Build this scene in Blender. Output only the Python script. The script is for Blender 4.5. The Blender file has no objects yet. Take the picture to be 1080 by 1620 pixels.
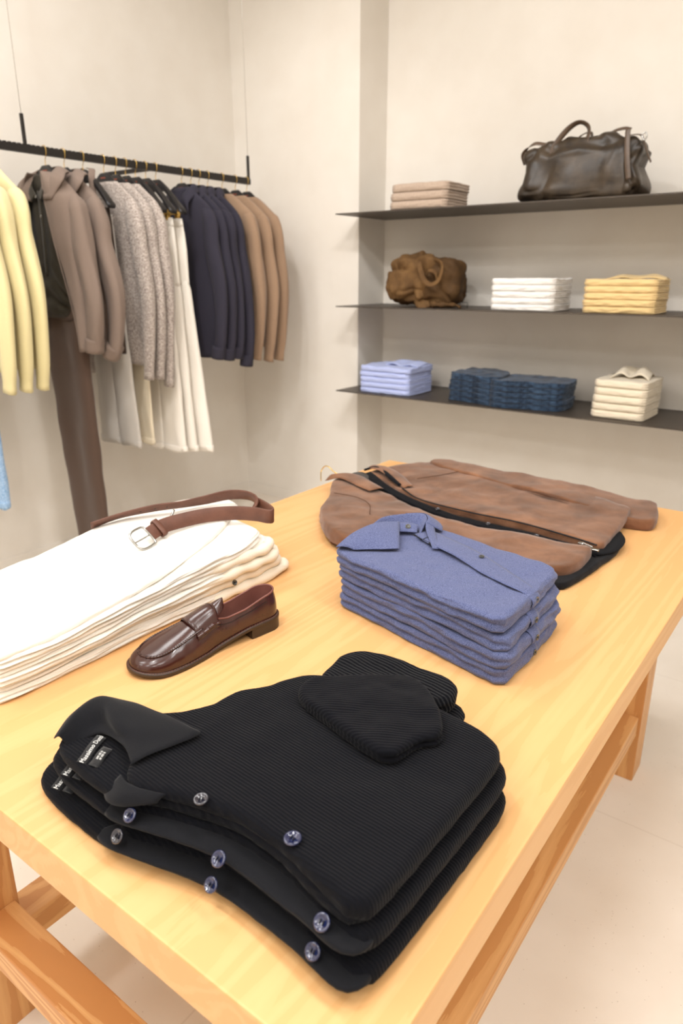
import bpy, bmesh, math, random
import numpy as np
from mathutils import Vector, Matrix, noise
random.seed(4)
C = bpy.context.scene.collection
sc = bpy.context.scene
PI = math.pi

# ---------------------------------------------------------------- materials
def new_mat(name):
    m = bpy.data.materials.new(name); m.use_nodes = True
    nt = m.node_tree; b = nt.nodes['Principled BSDF']
    return m, nt, b
def lin(r, g, b):
    f = lambda c: ((c/255+0.055)/1.055)**2.4 if c > 10 else c/255/12.92
    return (f(r), f(g), f(b), 1)
def nd(nt, t, **kw):
    n = nt.nodes.new(t)
    for k, v in kw.items():
        if k in n.inputs: n.inputs[k].default_value = v
        else: setattr(n, k, v)
    return n
def coords(nt, scale=(1,1,1), rot=(0,0,0)):
    tc = nd(nt, 'ShaderNodeTexCoord'); mp = nd(nt, 'ShaderNodeMapping')
    mp.inputs['Scale'].default_value = scale; mp.inputs['Rotation'].default_value = rot
    nt.links.new(tc.outputs['Object'], mp.inputs['Vector']); return mp.outputs['Vector']
def ramp(nt, fac, stops):
    r = nd(nt, 'ShaderNodeValToRGB'); e = r.color_ramp.elements
    while len(e) < len(stops): e.new(0.5)
    for i, (p, c) in enumerate(stops): e[i].position = p; e[i].color = c
    nt.links.new(fac, r.inputs['Fac']); return r.outputs['Color']
def bump(nt, b, h, strength, dist):
    n = nd(nt, 'ShaderNodeBump', Strength=strength, Distance=dist)
    nt.links.new(h, n.inputs['Height']); nt.links.new(n.outputs['Normal'], b.inputs['Normal'])
def plain(name, col, rough=0.5, metal=0.0, spec=0.5, coat=0):
    m, nt, b = new_mat(name)
    b.inputs['Base Color'].default_value = col; b.inputs['Roughness'].default_value = rough
    b.inputs['Metallic'].default_value = metal; b.inputs['Specular IOR Level'].default_value = spec
    b.inputs['Coat Weight'].default_value = coat
    return m
def fabric(name, c1, c2=None, fine=900, big=25, rough=0.9, bstr=0.25, sheen=0.2, mix=(0.35, 0.65), lumps=0.0):
    """woven or knitted cloth: fine flecks between two colours plus a fine weave bump"""
    m, nt, b = new_mat(name); c2 = c2 or c1
    v = coords(nt)
    n1 = nd(nt, 'ShaderNodeTexNoise', Scale=fine, Detail=3, Roughness=0.6); nt.links.new(v, n1.inputs['Vector'])
    col = ramp(nt, n1.outputs['Fac'], [(mix[0], c1), (mix[1], c2)])
    nt.links.new(col, b.inputs['Base Color'])
    n2 = nd(nt, 'ShaderNodeTexNoise', Scale=big, Detail=4, Roughness=0.55); nt.links.new(v, n2.inputs['Vector'])
    ad = nd(nt, 'ShaderNodeMath', operation='MULTIPLY_ADD'); ad.inputs[1].default_value = lumps*40
    nt.links.new(n2.outputs['Fac'], ad.inputs[0]); nt.links.new(n1.outputs['Fac'], ad.inputs[2])
    bump(nt, b, ad.outputs[0], bstr, 0.0012)
    b.inputs['Roughness'].default_value = rough; b.inputs['Sheen Weight'].default_value = sheen
    b.inputs['Sheen Roughness'].default_value = 0.5; b.inputs['Specular IOR Level'].default_value = 0.25
    return m
def ribbed(name, c1, period, rot=(0,0,0), dist=0.0018, strength=0.8, sheen=0.1):
    m, nt, b = new_mat(name)
    v = coords(nt, rot=rot)
    w = nd(nt, 'ShaderNodeTexWave', wave_type='BANDS', bands_direction='Y', Scale=0.314/period, Distortion=0.6)
    w.inputs['Detail'].default_value = 1; w.inputs['Detail Scale'].default_value = 0.6
    nt.links.new(v, w.inputs['Vector'])
    d = tuple(x*0.35 for x in c1[:3])+(1,)
    n1 = nd(nt, 'ShaderNodeTexNoise', Scale=600, Detail=2); nt.links.new(v, n1.inputs['Vector'])
    mx = nd(nt, 'ShaderNodeMath', operation='MULTIPLY_ADD'); mx.inputs[1].default_value = 0.4
    nt.links.new(n1.outputs['Fac'], mx.inputs[0]); nt.links.new(w.outputs['Fac'], mx.inputs[2])
    b.inputs['Base Color'].default_value = c1
    bump(nt, b, mx.outputs[0], strength, dist)
    b.inputs['Roughness'].default_value = 0.9; b.inputs['Sheen Weight'].default_value = sheen
    b.inputs['Specular IOR Level'].default_value = 0.12
    return m
def wood(name, axis, c_light, c_dark, seed=0.0):
    """pine with long grain; axis = direction of the grain"""
    m, nt, b = new_mat(name)
    sc3 = {'x': (0.5, 7, 7), 'y': (7, 0.5, 7), 'z': (7, 7, 0.5)}[axis]
    tc = nd(nt, 'ShaderNodeTexCoord'); mp = nd(nt, 'ShaderNodeMapping'); mp.inputs['Scale'].default_value = sc3
    mp.inputs['Location'].default_value = (seed, seed*0.7, seed*1.3)
    nt.links.new(tc.outputs['Object'], mp.inputs['Vector']); v = mp.outputs['Vector']
    n0 = nd(nt, 'ShaderNodeTexNoise', Scale=0.8, Detail=2, Distortion=0.6); nt.links.new(v, n0.inputs['Vector'])
    # growth rings: repeating bands of a slowly varying field
    ml = nd(nt, 'ShaderNodeMath', operation='MULTIPLY'); ml.inputs[1].default_value = 26
    nt.links.new(n0.outputs['Fac'], ml.inputs[0])
    fr = nd(nt, 'ShaderNodeMath', operation='PINGPONG'); fr.inputs[1].default_value = 1.0
    nt.links.new(ml.outputs[0], fr.inputs[0])
    n1 = nd(nt, 'ShaderNodeTexNoise', Scale=22, Detail=3); nt.links.new(v, n1.inputs['Vector'])
    m2 = nd(nt, 'ShaderNodeMath', operation='MULTIPLY_ADD'); m2.inputs[1].default_value = 0.9
    nt.links.new(n1.outputs['Fac'], m2.inputs[0]); nt.links.new(fr.outputs[0], m2.inputs[2])
    col = ramp(nt, m2.outputs[0], [(0.3, c_light), (1.0, tuple((a+b_)/2 for a, b_ in zip(c_light, c_dark))), (1.5, c_dark)])
    nt.links.new(col, b.inputs['Base Color'])
    b.inputs['Roughness'].default_value = 0.42; b.inputs['Specular IOR Level'].default_value = 0.35
    bump(nt, b, m2.outputs[0], 0.08, 0.0006)
    return m
def leather(name, c1, c2, rough=0.35, big=9, fine=260, bstr=0.3, coat=0.0, spec=0.5):
    m, nt, b = new_mat(name); v = coords(nt)
    n = nd(nt, 'ShaderNodeTexNoise', Scale=big, Detail=5, Roughness=0.6); nt.links.new(v, n.inputs['Vector'])
    col = ramp(nt, n.outputs['Fac'], [(0.35, c1), (0.7, c2)]); nt.links.new(col, b.inputs['Base Color'])
    n2 = nd(nt, 'ShaderNodeTexNoise', Scale=fine, Detail=2); nt.links.new(v, n2.inputs['Vector'])
    bump(nt, b, n2.outputs['Fac'], bstr, 0.0006)
    b.inputs['Roughness'].default_value = rough; b.inputs['Coat Weight'].default_value = coat
    b.inputs['Coat Roughness'].default_value = 0.15; b.inputs['Specular IOR Level'].default_value = spec
    return m
def plaster(name, c1, c2, rough=0.9, scale=6, bscale=220, speck=None):
    m, nt, b = new_mat(name); v = coords(nt)
    n = nd(nt, 'ShaderNodeTexNoise', Scale=scale, Detail=4); nt.links.new(v, n.inputs['Vector'])
    col = ramp(nt, n.outputs['Fac'], [(0.3, c1), (0.7, c2)])
    if speck:
        vo = nd(nt, 'ShaderNodeTexVoronoi', Scale=55); nt.links.new(v, vo.inputs['Vector'])
        lt = nd(nt, 'ShaderNodeMath', operation='LESS_THAN'); lt.inputs[1].default_value = 0.07
        nt.links.new(vo.outputs['Distance'], lt.inputs[0])
        br = nd(nt, 'ShaderNodeTexBrick', Scale=1.0, offset=0.0); nt.links.new(v, br.inputs['Vector'])
        br.inputs['Mortar Size'].default_value = 0.0022; br.inputs['Brick Width'].default_value = 0.9; br.inputs['Row Height'].default_value = 0.9
        br.inputs['Color1'].default_value = (0,0,0,1); br.inputs['Color2'].default_value = (0,0,0,1); br.inputs['Mortar'].default_value = (0.35,0.35,0.35,1)
        mxf = nd(nt, 'ShaderNodeMath', operation='MAXIMUM')
        nt.links.new(lt.outputs[0], mxf.inputs[0]); nt.links.new(br.outputs['Color'], mxf.inputs[1])
        sc_ = nd(nt, 'ShaderNodeMath', operation='MULTIPLY'); sc_.inputs[1].default_value = 0.5; nt.links.new(mxf.outputs[0], sc_.inputs[0])
        mx = nd(nt, 'ShaderNodeMixRGB'); mx.inputs['Color2'].default_value = speck
        nt.links.new(sc_.outputs[0], mx.inputs['Fac']); nt.links.new(col, mx.inputs['Color1']); col = mx.outputs['Color']
    nt.links.new(col, b.inputs['Base Color'])
    n2 = nd(nt, 'ShaderNodeTexNoise', Scale=bscale, Detail=2); nt.links.new(v, n2.inputs['Vector'])
    bump(nt, b, n2.outputs['Fac'], 0.1, 0.001)
    b.inputs['Roughness'].default_value = rough; b.inputs['Specular IOR Level'].default_value = 0.25
    return m

M = {}
M['wall'] = plaster('wall paint', lin(229,222,212), lin(233,227,218))
M['ceil'] = plaster('ceiling paint', lin(240,236,228), lin(243,239,232))
M['floor'] = plaster('stone floor', lin(232,221,207), lin(242,233,221), rough=0.5, scale=3, bscale=90, speck=lin(170,150,128))
PL, PD = lin(227,179,122), lin(221,170,112)
M['wood_y'] = wood('pine top', 'y', PL, PD)
M['wood_y2'] = wood('pine rail', 'y', lin(226,176,118), lin(204,148,92), 3.1)
M['wood_x'] = wood('pine cross rail', 'x', lin(222,172,114), lin(196,136,80), 1.7)
M['wood_z'] = wood('pine leg', 'z', lin(220,168,110), lin(198,140,84), 5.3)
M['metal_dark'] = plain('bronzed shelf steel', lin(78,70,63), 0.45, 0.3)
M['rail'] = plain('black steel', lin(38,34,32), 0.45, 0.3)
M['brass'] = plain('polished brass', lin(226,190,112), 0.18, 1.0)
M['chrome'] = plain('polished steel', lin(178,178,176), 0.2, 1.0)
M['cable'] = plain('steel cable', lin(190,186,180), 0.3, 0.8)
M['hanger'] = plain('black hanger lacquer', lin(26,24,26), 0.38)
M['print'] = plain('copper print', lin(150,80,60), 0.5)
M['yellow'] = fabric('yellow knit', lin(228,216,168), lin(219,204,152), 700, lumps=0.02)
M['taupe'] = fabric('taupe twill', lin(136,119,108), lin(124,107,96), 900, sheen=0.08)
M['olive'] = fabric('dark olive satin', lin(52,46,36), lin(42,38,30), 1200, rough=0.42, sheen=0.1)
M['brown_trs'] = fabric('brown suiting', lin(92,72,60), lin(80,62,52), 1100, rough=0.75)
M['dark_brown'] = fabric('dark brown knit', lin(62,46,36), lin(50,38,30), 700)
M['speckle'] = fabric('speckled knit', lin(112,98,92), lin(206,194,184), 230, mix=(0.38,0.6), bstr=0.4, lumps=0.02)
M['white_trs'] = fabric('white denim', lin(246,240,230), lin(240,232,220), 900)
M['cream_trs'] = fabric('cream denim', lin(236,224,200), lin(228,214,188), 900)
M['grey_trs'] = fabric('pale grey denim', lin(206,200,192), lin(196,190,182), 900)
M['navy'] = fabric('navy cotton', lin(56,53,64), lin(46,44,56), 900, sheen=0.03)
M['tan'] = fabric('tan knit', lin(164,136,112), lin(146,118,94), 600, lumps=0.02)
M['ltjean'] = fabric('light blue denim', lin(120,156,196), lin(170,196,222), 160, bstr=0.4)
M['black_rib'] = ribbed('black rib knit', lin(9,10,16), 0.0043, (0,0,0.06), dist=0.0014, strength=0.7, sheen=0.04)
M['black_rib2'] = ribbed('black rib knit of the sleeve', lin(9,10,16), 0.0048, (0,0,-0.55), dist=0.001, strength=0.6, sheen=0.04)
M['black_rib3'] = ribbed('black rib knit of the cuff', lin(10,11,17), 0.006, (0,0,0.12), dist=0.003, strength=0.9, sheen=0.04)
M['black_knit'] = fabric('black fine knit', lin(8,9,14), lin(13,14,20), 500, sheen=0.06)
M['white'] = fabric('white cotton', lin(250,245,236), lin(246,240,230), 700, lumps=0.01)
M['ecru'] = fabric('ecru cotton', lin(244,234,216), lin(238,226,206), 700)
M['chambray'] = fabric('blue chambray', lin(62,70,108), lin(110,118,156), 700, mix=(0.36,0.66), bstr=0.2, sheen=0.15)
M['suede'] = None
M['btn_dark'] = plain('dark glossy button', lin(34,34,46), 0.12, coat=1)
M['btn_blue'] = plain('navy glossy button', lin(26,34,70), 0.1, coat=1)
M['btn_smoke'] = plain('smoky shell button', lin(70,70,66), 0.15, coat=0.6)
M['thread'] = plain('black thread', lin(16,16,20), 0.8)
M['label'] = fabric('black satin label', lin(20,20,22), lin(26,26,28), 900, rough=0.5)
M['ink'] = plain('white woven lettering', lin(225,225,222), 0.7)
M['belt'] = leather('brown belt leather', lin(92,56,42), lin(108,68,52), rough=0.55, big=30)
M['belt_edge'] = plain('dark belt edge', lin(42,28,24), 0.5)
M['loafer'] = leather('burgundy brown leather', lin(54,24,20), lin(66,32,26), rough=0.25, big=14, fine=400, bstr=0.08, coat=0.35)
M['lining'] = leather('loafer lining', lin(112,66,58), lin(126,78,68), rough=0.5, big=20)
M['insole'] = leather('grey insole', lin(92,84,78), lin(104,96,88), rough=0.6)
M['sole'] = plain('dark brown sole', lin(58,42,30), 0.45)
M['stitch'] = plain('dark stitching', lin(34,18,16), 0.7)
M['bag_leather'] = leather('worn brown leather', lin(42,34,26), lin(76,63,49), rough=0.38, big=12, fine=60, bstr=0.5, coat=0.0, spec=0.4)
M['strap_leather'] = leather('brown strap leather', lin(74,58,44), lin(96,76,60), rough=0.4)
M['bag_canvas'] = leather('waxed tan suede', lin(86,62,38), lin(124,93,58), rough=0.8, big=10, spec=0.2)
M['canvas_dark'] = leather('dark waxed suede', lin(70,50,30), lin(98,72,44), rough=0.75, big=10, spec=0.2)
M['beige_knit'] = fabric('beige melange knit', lin(166,144,128), lin(194,175,157), 260, bstr=0.35)
M['s_white'] = fabric('white jersey', lin(246,242,238), lin(240,236,230), 700)
M['s_yellow'] = fabric('butter yellow cotton', lin(238,208,152), lin(230,198,140), 700)
M['s_blue'] = fabric('pale blue cotton', lin(190,200,240), lin(176,188,232), 700)
M['s_cream'] = fabric('cream cotton', lin(238,226,204), lin(230,216,192), 700)
M['denim'] = fabric('dark blue denim', lin(20,32,50), lin(70,94,122), 28, mix=(0.35,0.75), bstr=0.3, lumps=0.02)
M['plate'] = plain('grey hanger plate', lin(62,60,60), 0.4, 0.2)
def suede():
    m, nt, b = new_mat('brown suede'); v = coords(nt)
    n = nd(nt, 'ShaderNodeTexNoise', Scale=9, Detail=6, Roughness=0.65, Distortion=0.4); nt.links.new(v, n.inputs['Vector'])
    col = ramp(nt, n.outputs['Fac'], [(0.3, lin(88,58,40)), (0.5, lin(116,79,56)), (0.72, lin(144,102,75))])
    nt.links.new(col, b.inputs['Base Color'])
    n2 = nd(nt, 'ShaderNodeTexNoise', Scale=700, Detail=2); nt.links.new(v, n2.inputs['Vector'])
    bump(nt, b, n2.outputs['Fac'], 0.2, 0.001)
    b.inputs['Roughness'].default_value = 0.95; b.inputs['Sheen Weight'].default_value = 0.3; b.inputs['Specular IOR Level'].default_value = 0.15
    return m
M['suede'] = suede()

# ---------------------------------------------------------------- object helpers
def meta(o, label=None, cat=None, group=None, kind=None):
    if label: o['label'] = label
    if cat: o['category'] = cat
    if group: o['group'] = group
    if kind: o['kind'] = kind
    return o
def thing(name, label, cat, loc=(0,0,0), group=None):
    o = bpy.data.objects.new(name, None); C.objects.link(o); o.location = loc
    o.empty_display_size = 0.05
    return meta(o, label, cat, group)
def wloc(o):
    v = Vector((0,0,0))
    while o: v = v+Vector(o.location); o = o.parent
    return v
def mobj(name, verts, faces, m, parent=None, smooth=True, origin=None, mats=None, midx=None):
    """one mesh object from world coordinates"""
    off = wloc(parent) if parent else Vector((0,0,0))
    lo = Vector(origin)-off if origin is not None else Vector((0,0,0))
    me = bpy.data.meshes.new(name)
    base = off+lo
    me.from_pydata([tuple(Vector(v)-base) for v in verts], [], faces)
    me.materials.append(m)
    if mats:
        for x in mats: me.materials.append(x)
        for i, p in enumerate(me.polygons): p.material_index = midx[i]
    bm = bmesh.new(); bm.from_mesh(me); bmesh.ops.recalc_face_normals(bm, faces=bm.faces); bm.to_mesh(me); bm.free()
    me.polygons.foreach_set('use_smooth', [smooth]*len(me.polygons))
    o = bpy.data.objects.new(name, me); C.objects.link(o)
    o.location = lo
    if parent: o.parent = parent
    return o
class MB:
    def __init__(s): s.v = []; s.f = []
    def add(s, v, f):
        n = len(s.v); s.v += [tuple(x) for x in v]; s.f += [tuple(i+n for i in q) for q in f]; return s
    def box(s, x0, x1, y0, y1, z0, z1, b=0.0):
        if b <= 0:
            v = [(x,y,z) for z in (z0,z1) for y in (y0,y1) for x in (x0,x1)]
            return s.add(v, [(0,2,3,1),(4,5,7,6),(0,1,5,4),(2,6,7,3),(0,4,6,2),(1,3,7,5)])
        bm = bmesh.new(); bmesh.ops.create_cube(bm, size=1.0, matrix=Matrix.Translation(((x0+x1)/2,(y0+y1)/2,(z0+z1)/2)) @ Matrix.Diagonal((x1-x0,y1-y0,z1-z0,1)))
        bmesh.ops.bevel(bm, geom=bm.edges[:], offset=b, segments=2, affect='EDGES', profile=0.6)
        bm.verts.index_update(); s.add([v.co.copy() for v in bm.verts], [tuple(v.index for v in f.verts) for f in bm.faces]); bm.free(); return s
    def build(s, name, m, parent=None, smooth=True, origin=None): return mobj(name, s.v, s.f, m, parent, smooth, origin)
def cr(pts, n):
    """Catmull-Rom through points, n samples"""
    P = [np.array(p, float) for p in pts]; P = [2*P[0]-P[1]]+P+[2*P[-1]-P[-2]]
    out = []; seg = len(P)-3
    for i in range(n):
        t = i/(n-1)*seg; k = min(int(t), seg-1); t -= k
        a, b, c, d = P[k:k+4]
        out.append(0.5*((2*b)+(c-a)*t+(2*a-5*b+4*c-d)*t*t+(3*b-a-3*c+d)*t**3))
    return out
def tube(mb, pts, r, n=8, ns=None, rfun=None, cap=True, flat=1.0):
    P = [Vector(p) for p in (cr(pts, ns) if ns else pts)]
    rings = []; up = None
    for i, p in enumerate(P):
        t = (P[min(i+1, len(P)-1)]-P[max(i-1, 0)]).normalized()
        if up is None: up = Vector((0,0,1)) if abs(t.z) < 0.9 else Vector((1,0,0))
        a = (up-t*up.dot(t)).normalized(); up = a; b = t.cross(a)
        rr = rfun(i/(len(P)-1)) if rfun else r
        rings.append([p+a*rr*flat*math.cos(2*PI*k/n)+b*rr*math.sin(2*PI*k/n) for k in range(n)])
    v = [q for rg in rings for q in rg]; f = []
    for i in range(len(P)-1):
        for k in range(n): f.append((i*n+k, i*n+(k+1)%n, (i+1)*n+(k+1)%n, (i+1)*n+k))
    if cap: f.append(tuple(range(n))[::-1]); f.append(tuple((len(P)-1)*n+k for k in range(n)))
    mb.add(v, f); return mb
def band(mb, pts, wds, width, th, ns=60):
    """strap: pts centre line, wds width directions"""
    P = cr(pts, ns); W = cr(wds, ns); n = len(P); v = []; f = []
    for i in range(n):
        t = P[min(i+1,n-1)]-P[max(i-1,0)]; t /= np.linalg.norm(t)
        w = W[i]-t*np.dot(W[i],t); w /= np.linalg.norm(w); nn = np.cross(t, w)
        for a, b in ((-.5,-.5),(-.46,-.5),(.46,-.5),(.5,-.5),(.5,.5),(.46,.5),(-.46,.5),(-.5,.5)):
            e = 0.25 if abs(a) > .48 else 1.0
            v.append(P[i]+w*width*a+nn*th*b*(0.55 if abs(a) > .48 else 1))
    for i in range(n-1):
        for k in range(8): f.append((i*8+k, i*8+(k+1)%8, (i+1)*8+(k+1)%8, (i+1)*8+k))
    f.append(tuple(range(8))); f.append(tuple((n-1)*8+k for k in range(8)))
    return mb.add(v, f)
def sheet(mb, rows, nu, nv, th, wr=0.0, sc_=30):
    """cloth patch through a grid of control points, given a real thickness"""
    R = [cr(r, nu) for r in rows]
    G = [cr([R[j][i] for j in range(len(rows))], nv) for i in range(nu)]   # G[i][j]
    P = np.array(G); N = np.zeros_like(P)
    du = np.gradient(P, axis=0); dv = np.gradient(P, axis=1); N = np.cross(du, dv); L = np.linalg.norm(N, axis=2, keepdims=True); N /= np.maximum(L, 1e-9)
    v = []; f = []
    for s in (0.5, -0.5):
        for i in range(nu):
            for j in range(nv):
                p = P[i, j]; e = 1.0
                if i in (0, nu-1) or j in (0, nv-1): e = 0.35
                d = wr*noise.noise(Vector(p*sc_))
                v.append(p+N[i, j]*(th*s*e+d))
    q = nu*nv
    for i in range(nu-1):
        for j in range(nv-1):
            a = i*nv+j; f.append((a, a+1, a+nv+1, a+nv)); f.append((q+a, q+a+nv, q+a+nv+1, q+a+1))
    for j in range(nv-1):
        a = j; f.append((a, q+a, q+a+1, a+1)); a = (nu-1)*nv+j; f.append((a, a+1, q+a+1, q+a))
    for i in range(nu-1):
        a = i*nv; f.append((a, a+nv, q+a+nv, q+a)); a = i*nv+nv-1; f.append((a, q+a, q+a+nv, a+nv))
    return mb.add(v, f)
def chaikin(P, it=2):
    P = [np.array(p, float) for p in P]
    for _ in range(it):
        Q = []
        for i in range(len(P)):
            a, b = P[i], P[(i+1) % len(P)]; Q += [0.75*a+0.25*b, 0.25*a+0.75*b]
        P = Q
    return np.array(P)
def nearest(P, poly):
    A = poly; B = np.roll(poly, -1, axis=0); AB = B-A
    t = ((P[:,None,:]-A[None])*AB[None]).sum(2)/np.maximum((AB**2).sum(1), 1e-12)[None]; t = np.clip(t, 0, 1)
    Q = A[None]+AB[None]*t[...,None]; d = np.linalg.norm(P[:,None,:]-Q, axis=2); k = d.argmin(1); ii = np.arange(len(P))
    q = Q[ii,k]; dist = d[ii,k]
    x, y = P[:,0:1], P[:,1:2]
    c = ((A[:,1] > y) != (B[:,1] > y)) & (x < (B[:,0]-A[:,0])*(y-A[:,1])/np.where(abs(B[:,1]-A[:,1]) < 1e-12, 1e-12, B[:,1]-A[:,1])+A[:,0])
    ins = c.sum(1) % 2 == 1
    return q, np.where(ins, dist, -dist)
def fb(x, y, z=0.0, o=2): return noise.fractal(Vector((x, y, z)), 0.6, 2.0, o)
def pillow(mb, outline, z0, t, r=None, res=0.008, smooth=2, zf=None, tf=None, wr=0.0, wsc=12, seed=0.0, groove=None, ngr=1, edge=0.004, esc=40, K=10, edge_drop=0.0, gw=0.09):
    """soft folded slab of cloth: top surface inside the outline, rounded side with creases between its layers.
    z0 base height, t thickness, zf(x,y) adds to the base, tf(x,y) scales thickness, groove(nx,ny)->depth 0..1"""
    r = r if r is not None else t*0.5
    poly = chaikin(outline, smooth)
    mn = poly.min(0)-res; mx = poly.max(0)+res
    xs = np.arange(mn[0], mx[0]+res, res); ys = np.arange(mn[1], mx[1]+res, res)
    X, Y = np.meshgrid(xs, ys, indexing='ij'); P = np.stack([X.ravel(), Y.ravel()], 1)
    q, sd = nearest(P, poly); ins = (sd > r*1.02).reshape(X.shape)
    cells = []
    nx, ny = X.shape
    for i in range(nx-1):
        for j in range(ny-1):
            if ins[i,j] and ins[i+1,j] and ins[i,j+1] and ins[i+1,j+1]: cells.append((i*ny+j, (i+1)*ny+j, (i+1)*ny+j+1, i*ny+j+1))
    ec = {}
    for c in cells:
        for a, b in zip(c, c[1:]+c[:1]):
            ec[(min(a,b),max(a,b))] = ec.get((min(a,b),max(a,b)), 0)+1
    bedge = [(a,b) for c in cells for a, b in zip(c, c[1:]+c[:1]) if ec[(min(a,b),max(a,b))] == 1]
    bset = set(a for e in bedge for a in e)
    used = sorted(set(i for c in cells for i in c)); idx = {g: k for k, g in enumerate(used)}
    pos = P[used].copy()
    bi = np.array([idx[g] for g in sorted(bset)]); bpos = {k: n for n, k in enumerate(bi)}
    nb = {k: [] for k in bi}
    for a, b in bedge: nb[idx[a]].append(idx[b]); nb[idx[b]].append(idx[a])
    allnb = {k: set() for k in range(len(used))}
    for c in cells:
        for a, b in zip(c, c[1:]+c[:1]): allnb[idx[a]].add(idx[b]); allnb[idx[b]].add(idx[a])
    qn = None
    for it in range(4):
        qq, s = nearest(pos[bi], poly); d = pos[bi]-qq; L = np.linalg.norm(d, axis=1, keepdims=True); dn = d/np.maximum(L, 1e-9)*np.sign(s)[:,None]
        pos[bi] = qq+dn*r; qn = dn
        if it < 3:
            new = pos[bi].copy()
            for n, k in enumerate(bi): new[n] = 0.5*pos[k]+0.5*np.mean([pos[m] for m in nb[k]], axis=0)
            pos[bi] = new
            near = [k for k in range(len(used)) if k not in bpos and any(m in bpos for m in allnb[k])]
            for k in near: pos[k] = 0.4*pos[k]+0.6*np.mean([pos[m] for m in allnb[k]], axis=0)
    out = -qn
    def zb(x, y): return z0+(zf(x, y) if zf else 0.0)
    def th(x, y): return t*(tf(x, y) if tf else 1.0)
    v = []; f = []
    ztop = []
    for k, (x, y) in enumerate(pos):
        dz = wr*fb(x*wsc+seed, y*wsc, seed)
        dz += 0.25*wr*fb(x*wsc*3+seed, y*wsc*3, seed+5)
        z = zb(x, y)+th(x, y)+dz; ztop.append(z); v.append((x, y, z))
    n0 = len(v)
    for c in cells: f.append(tuple(idx[g] for g in c))
    # side
    rim = {}
    for n, k in enumerate(bi):
        x, y = pos[k]; ox, oy = out[n]; zt = ztop[k]; zbt = zb(x, y)
        g = groove(ox, oy) if groove else 0.0
        ids = [k]
        jit = 0.10*fb(x*14+seed, y*14, seed+3, 1)
        for j in range(1, K+1):
            s = j/K; ang = PI*s; rad = math.sin(ang)**0.75 if 0 < s < 1 else 0
            h = 0.5-0.5*math.cos(ang)        # 0 top .. 1 bottom
            dip = 0.0
            for m in range(ngr):
                c0 = (m+1)/(ngr+1)+jit; dip += math.exp(-((h-c0)/gw)**2)
            e = 1+edge/r*fb(x*esc+seed, y*esc, h*3+seed, 2)
            rr = r*rad*e*(1-0.8*g*min(dip, 1))
            v.append((x+ox*rr, y+oy*rr, zt+(zbt-zt)*h-edge_drop*rad)); ids.append(len(v)-1)
        rim[k] = ids
    for a, b in bedge:
        A, B = rim[idx[a]], rim[idx[b]]
        for j in range(K): f.append((B[j], A[j], A[j+1], B[j+1]))
    # underside
    low = {}
    for k, (x, y) in enumerate(pos):
        if k in rim: low[k] = rim[k][-1]
        else: v.append((x, y, zb(x, y))); low[k] = len(v)-1
    for c in cells: f.append(tuple(low[idx[g]] for g in c)[::-1])
    return mb.add(v, f)
def loft(mb, rings, cap=True):
    n = len(rings[0]); v = [p for rg in rings for p in rg]; f = []
    for i in range(len(rings)-1):
        for k in range(n): f.append((i*n+k, i*n+(k+1)%n, (i+1)*n+(k+1)%n, (i+1)*n+k))
    if cap: f.append(tuple(range(n))[::-1]); f.append(tuple((len(rings)-1)*n+k for k in range(n)))
    return mb.add(v, f)
def button(parent, c, nrm, r, m, name='button'):
    c = Vector(c); nrm = Vector(nrm).normalized(); q = nrm.to_track_quat('Z', 'Y').to_matrix()
    prof = [(0,0.0004),(0.25,0.0004),(0.62,0.0006),(0.72,0.0013),(0.88,0.0016),(1.0,0.0011),(1.0,0.0),(0.9,-0.0008),(0,-0.0008)]
    v = []; f = []; n = 20
    for a, h in prof:
        for k in range(n):
            v.append(c+q@Vector((r*a*math.cos(2*PI*k/n), r*a*math.sin(2*PI*k/n), h*r/0.006)))
    for i in range(len(prof)-1):
        for k in range(n): f.append((i*n+k, i*n+(k+1)%n, (i+1)*n+(k+1)%n, (i+1)*n+k))
    b = mobj(name, v, f, m, parent, True, c)
    mb = MB()
    for sx in (-1, 1):
        tube(mb, [c+q@Vector((sx*r*.2, -r*.22, 0.0007*r/0.006)), c+q@Vector((sx*r*.2, 0, 0.0014*r/0.006)), c+q@Vector((sx*r*.2, r*.22, 0.0007*r/0.006))], r*.09, 5)
    mb.build('thread', M['thread'], b)
    return b
def dup(root, dloc, parent=None):
    c = root.copy(); C.objects.link(c)
    if parent is None: c.location = Vector(root.location)+Vector(dloc)
    else: c.parent = parent
    for ch in [o for o in bpy.data.objects if o.parent == root]: dup(ch, None, c)
    return c

# ---------------------------------------------------------------- the room
XW, YB, XN, YN = -3.5, 3.584, -2.527, 3.86
def struct(name, mb, m, smooth=False): return meta(mb.build(name, m, None, smooth), kind='structure')
HC = 3.7
struct('floor', MB().box(-3.7, 3.2, -3.2, 4.1, -0.1, 0), M['floor'])
struct('ceiling', MB().box(-3.7, 3.2, -3.2, 4.1, HC, HC+0.1), M['ceil'])
struct('wall_left', MB().box(XW-0.15, XW, -3.2, 4.1, 0, HC), M['wall'])
w = MB(); w.box(XW, XN, YB, 4.1, 0, HC); w.box(XN, 3.0, YN, 4.1, 0, HC)
struct('wall_back', w, M['wall'])
struct('wall_right', MB().box(3.0, 3.15, -3.2, 4.1, 0, HC), M['wall'])
struct('wall_front', MB().box(XW, 3.0, -3.2, -3.05, 0, HC), M['wall'])
struct('baseboard_left', MB().box(XW, XW+0.008, -3.0, YB, 0, 0.07), M['wall'])
struct('baseboard_back', MB().box(XW+0.008, XN, YB-0.008, YB, 0, 0.07).box(XN, 3.0, YN-0.008, YN, 0, 0.07), M['wall'])

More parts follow.
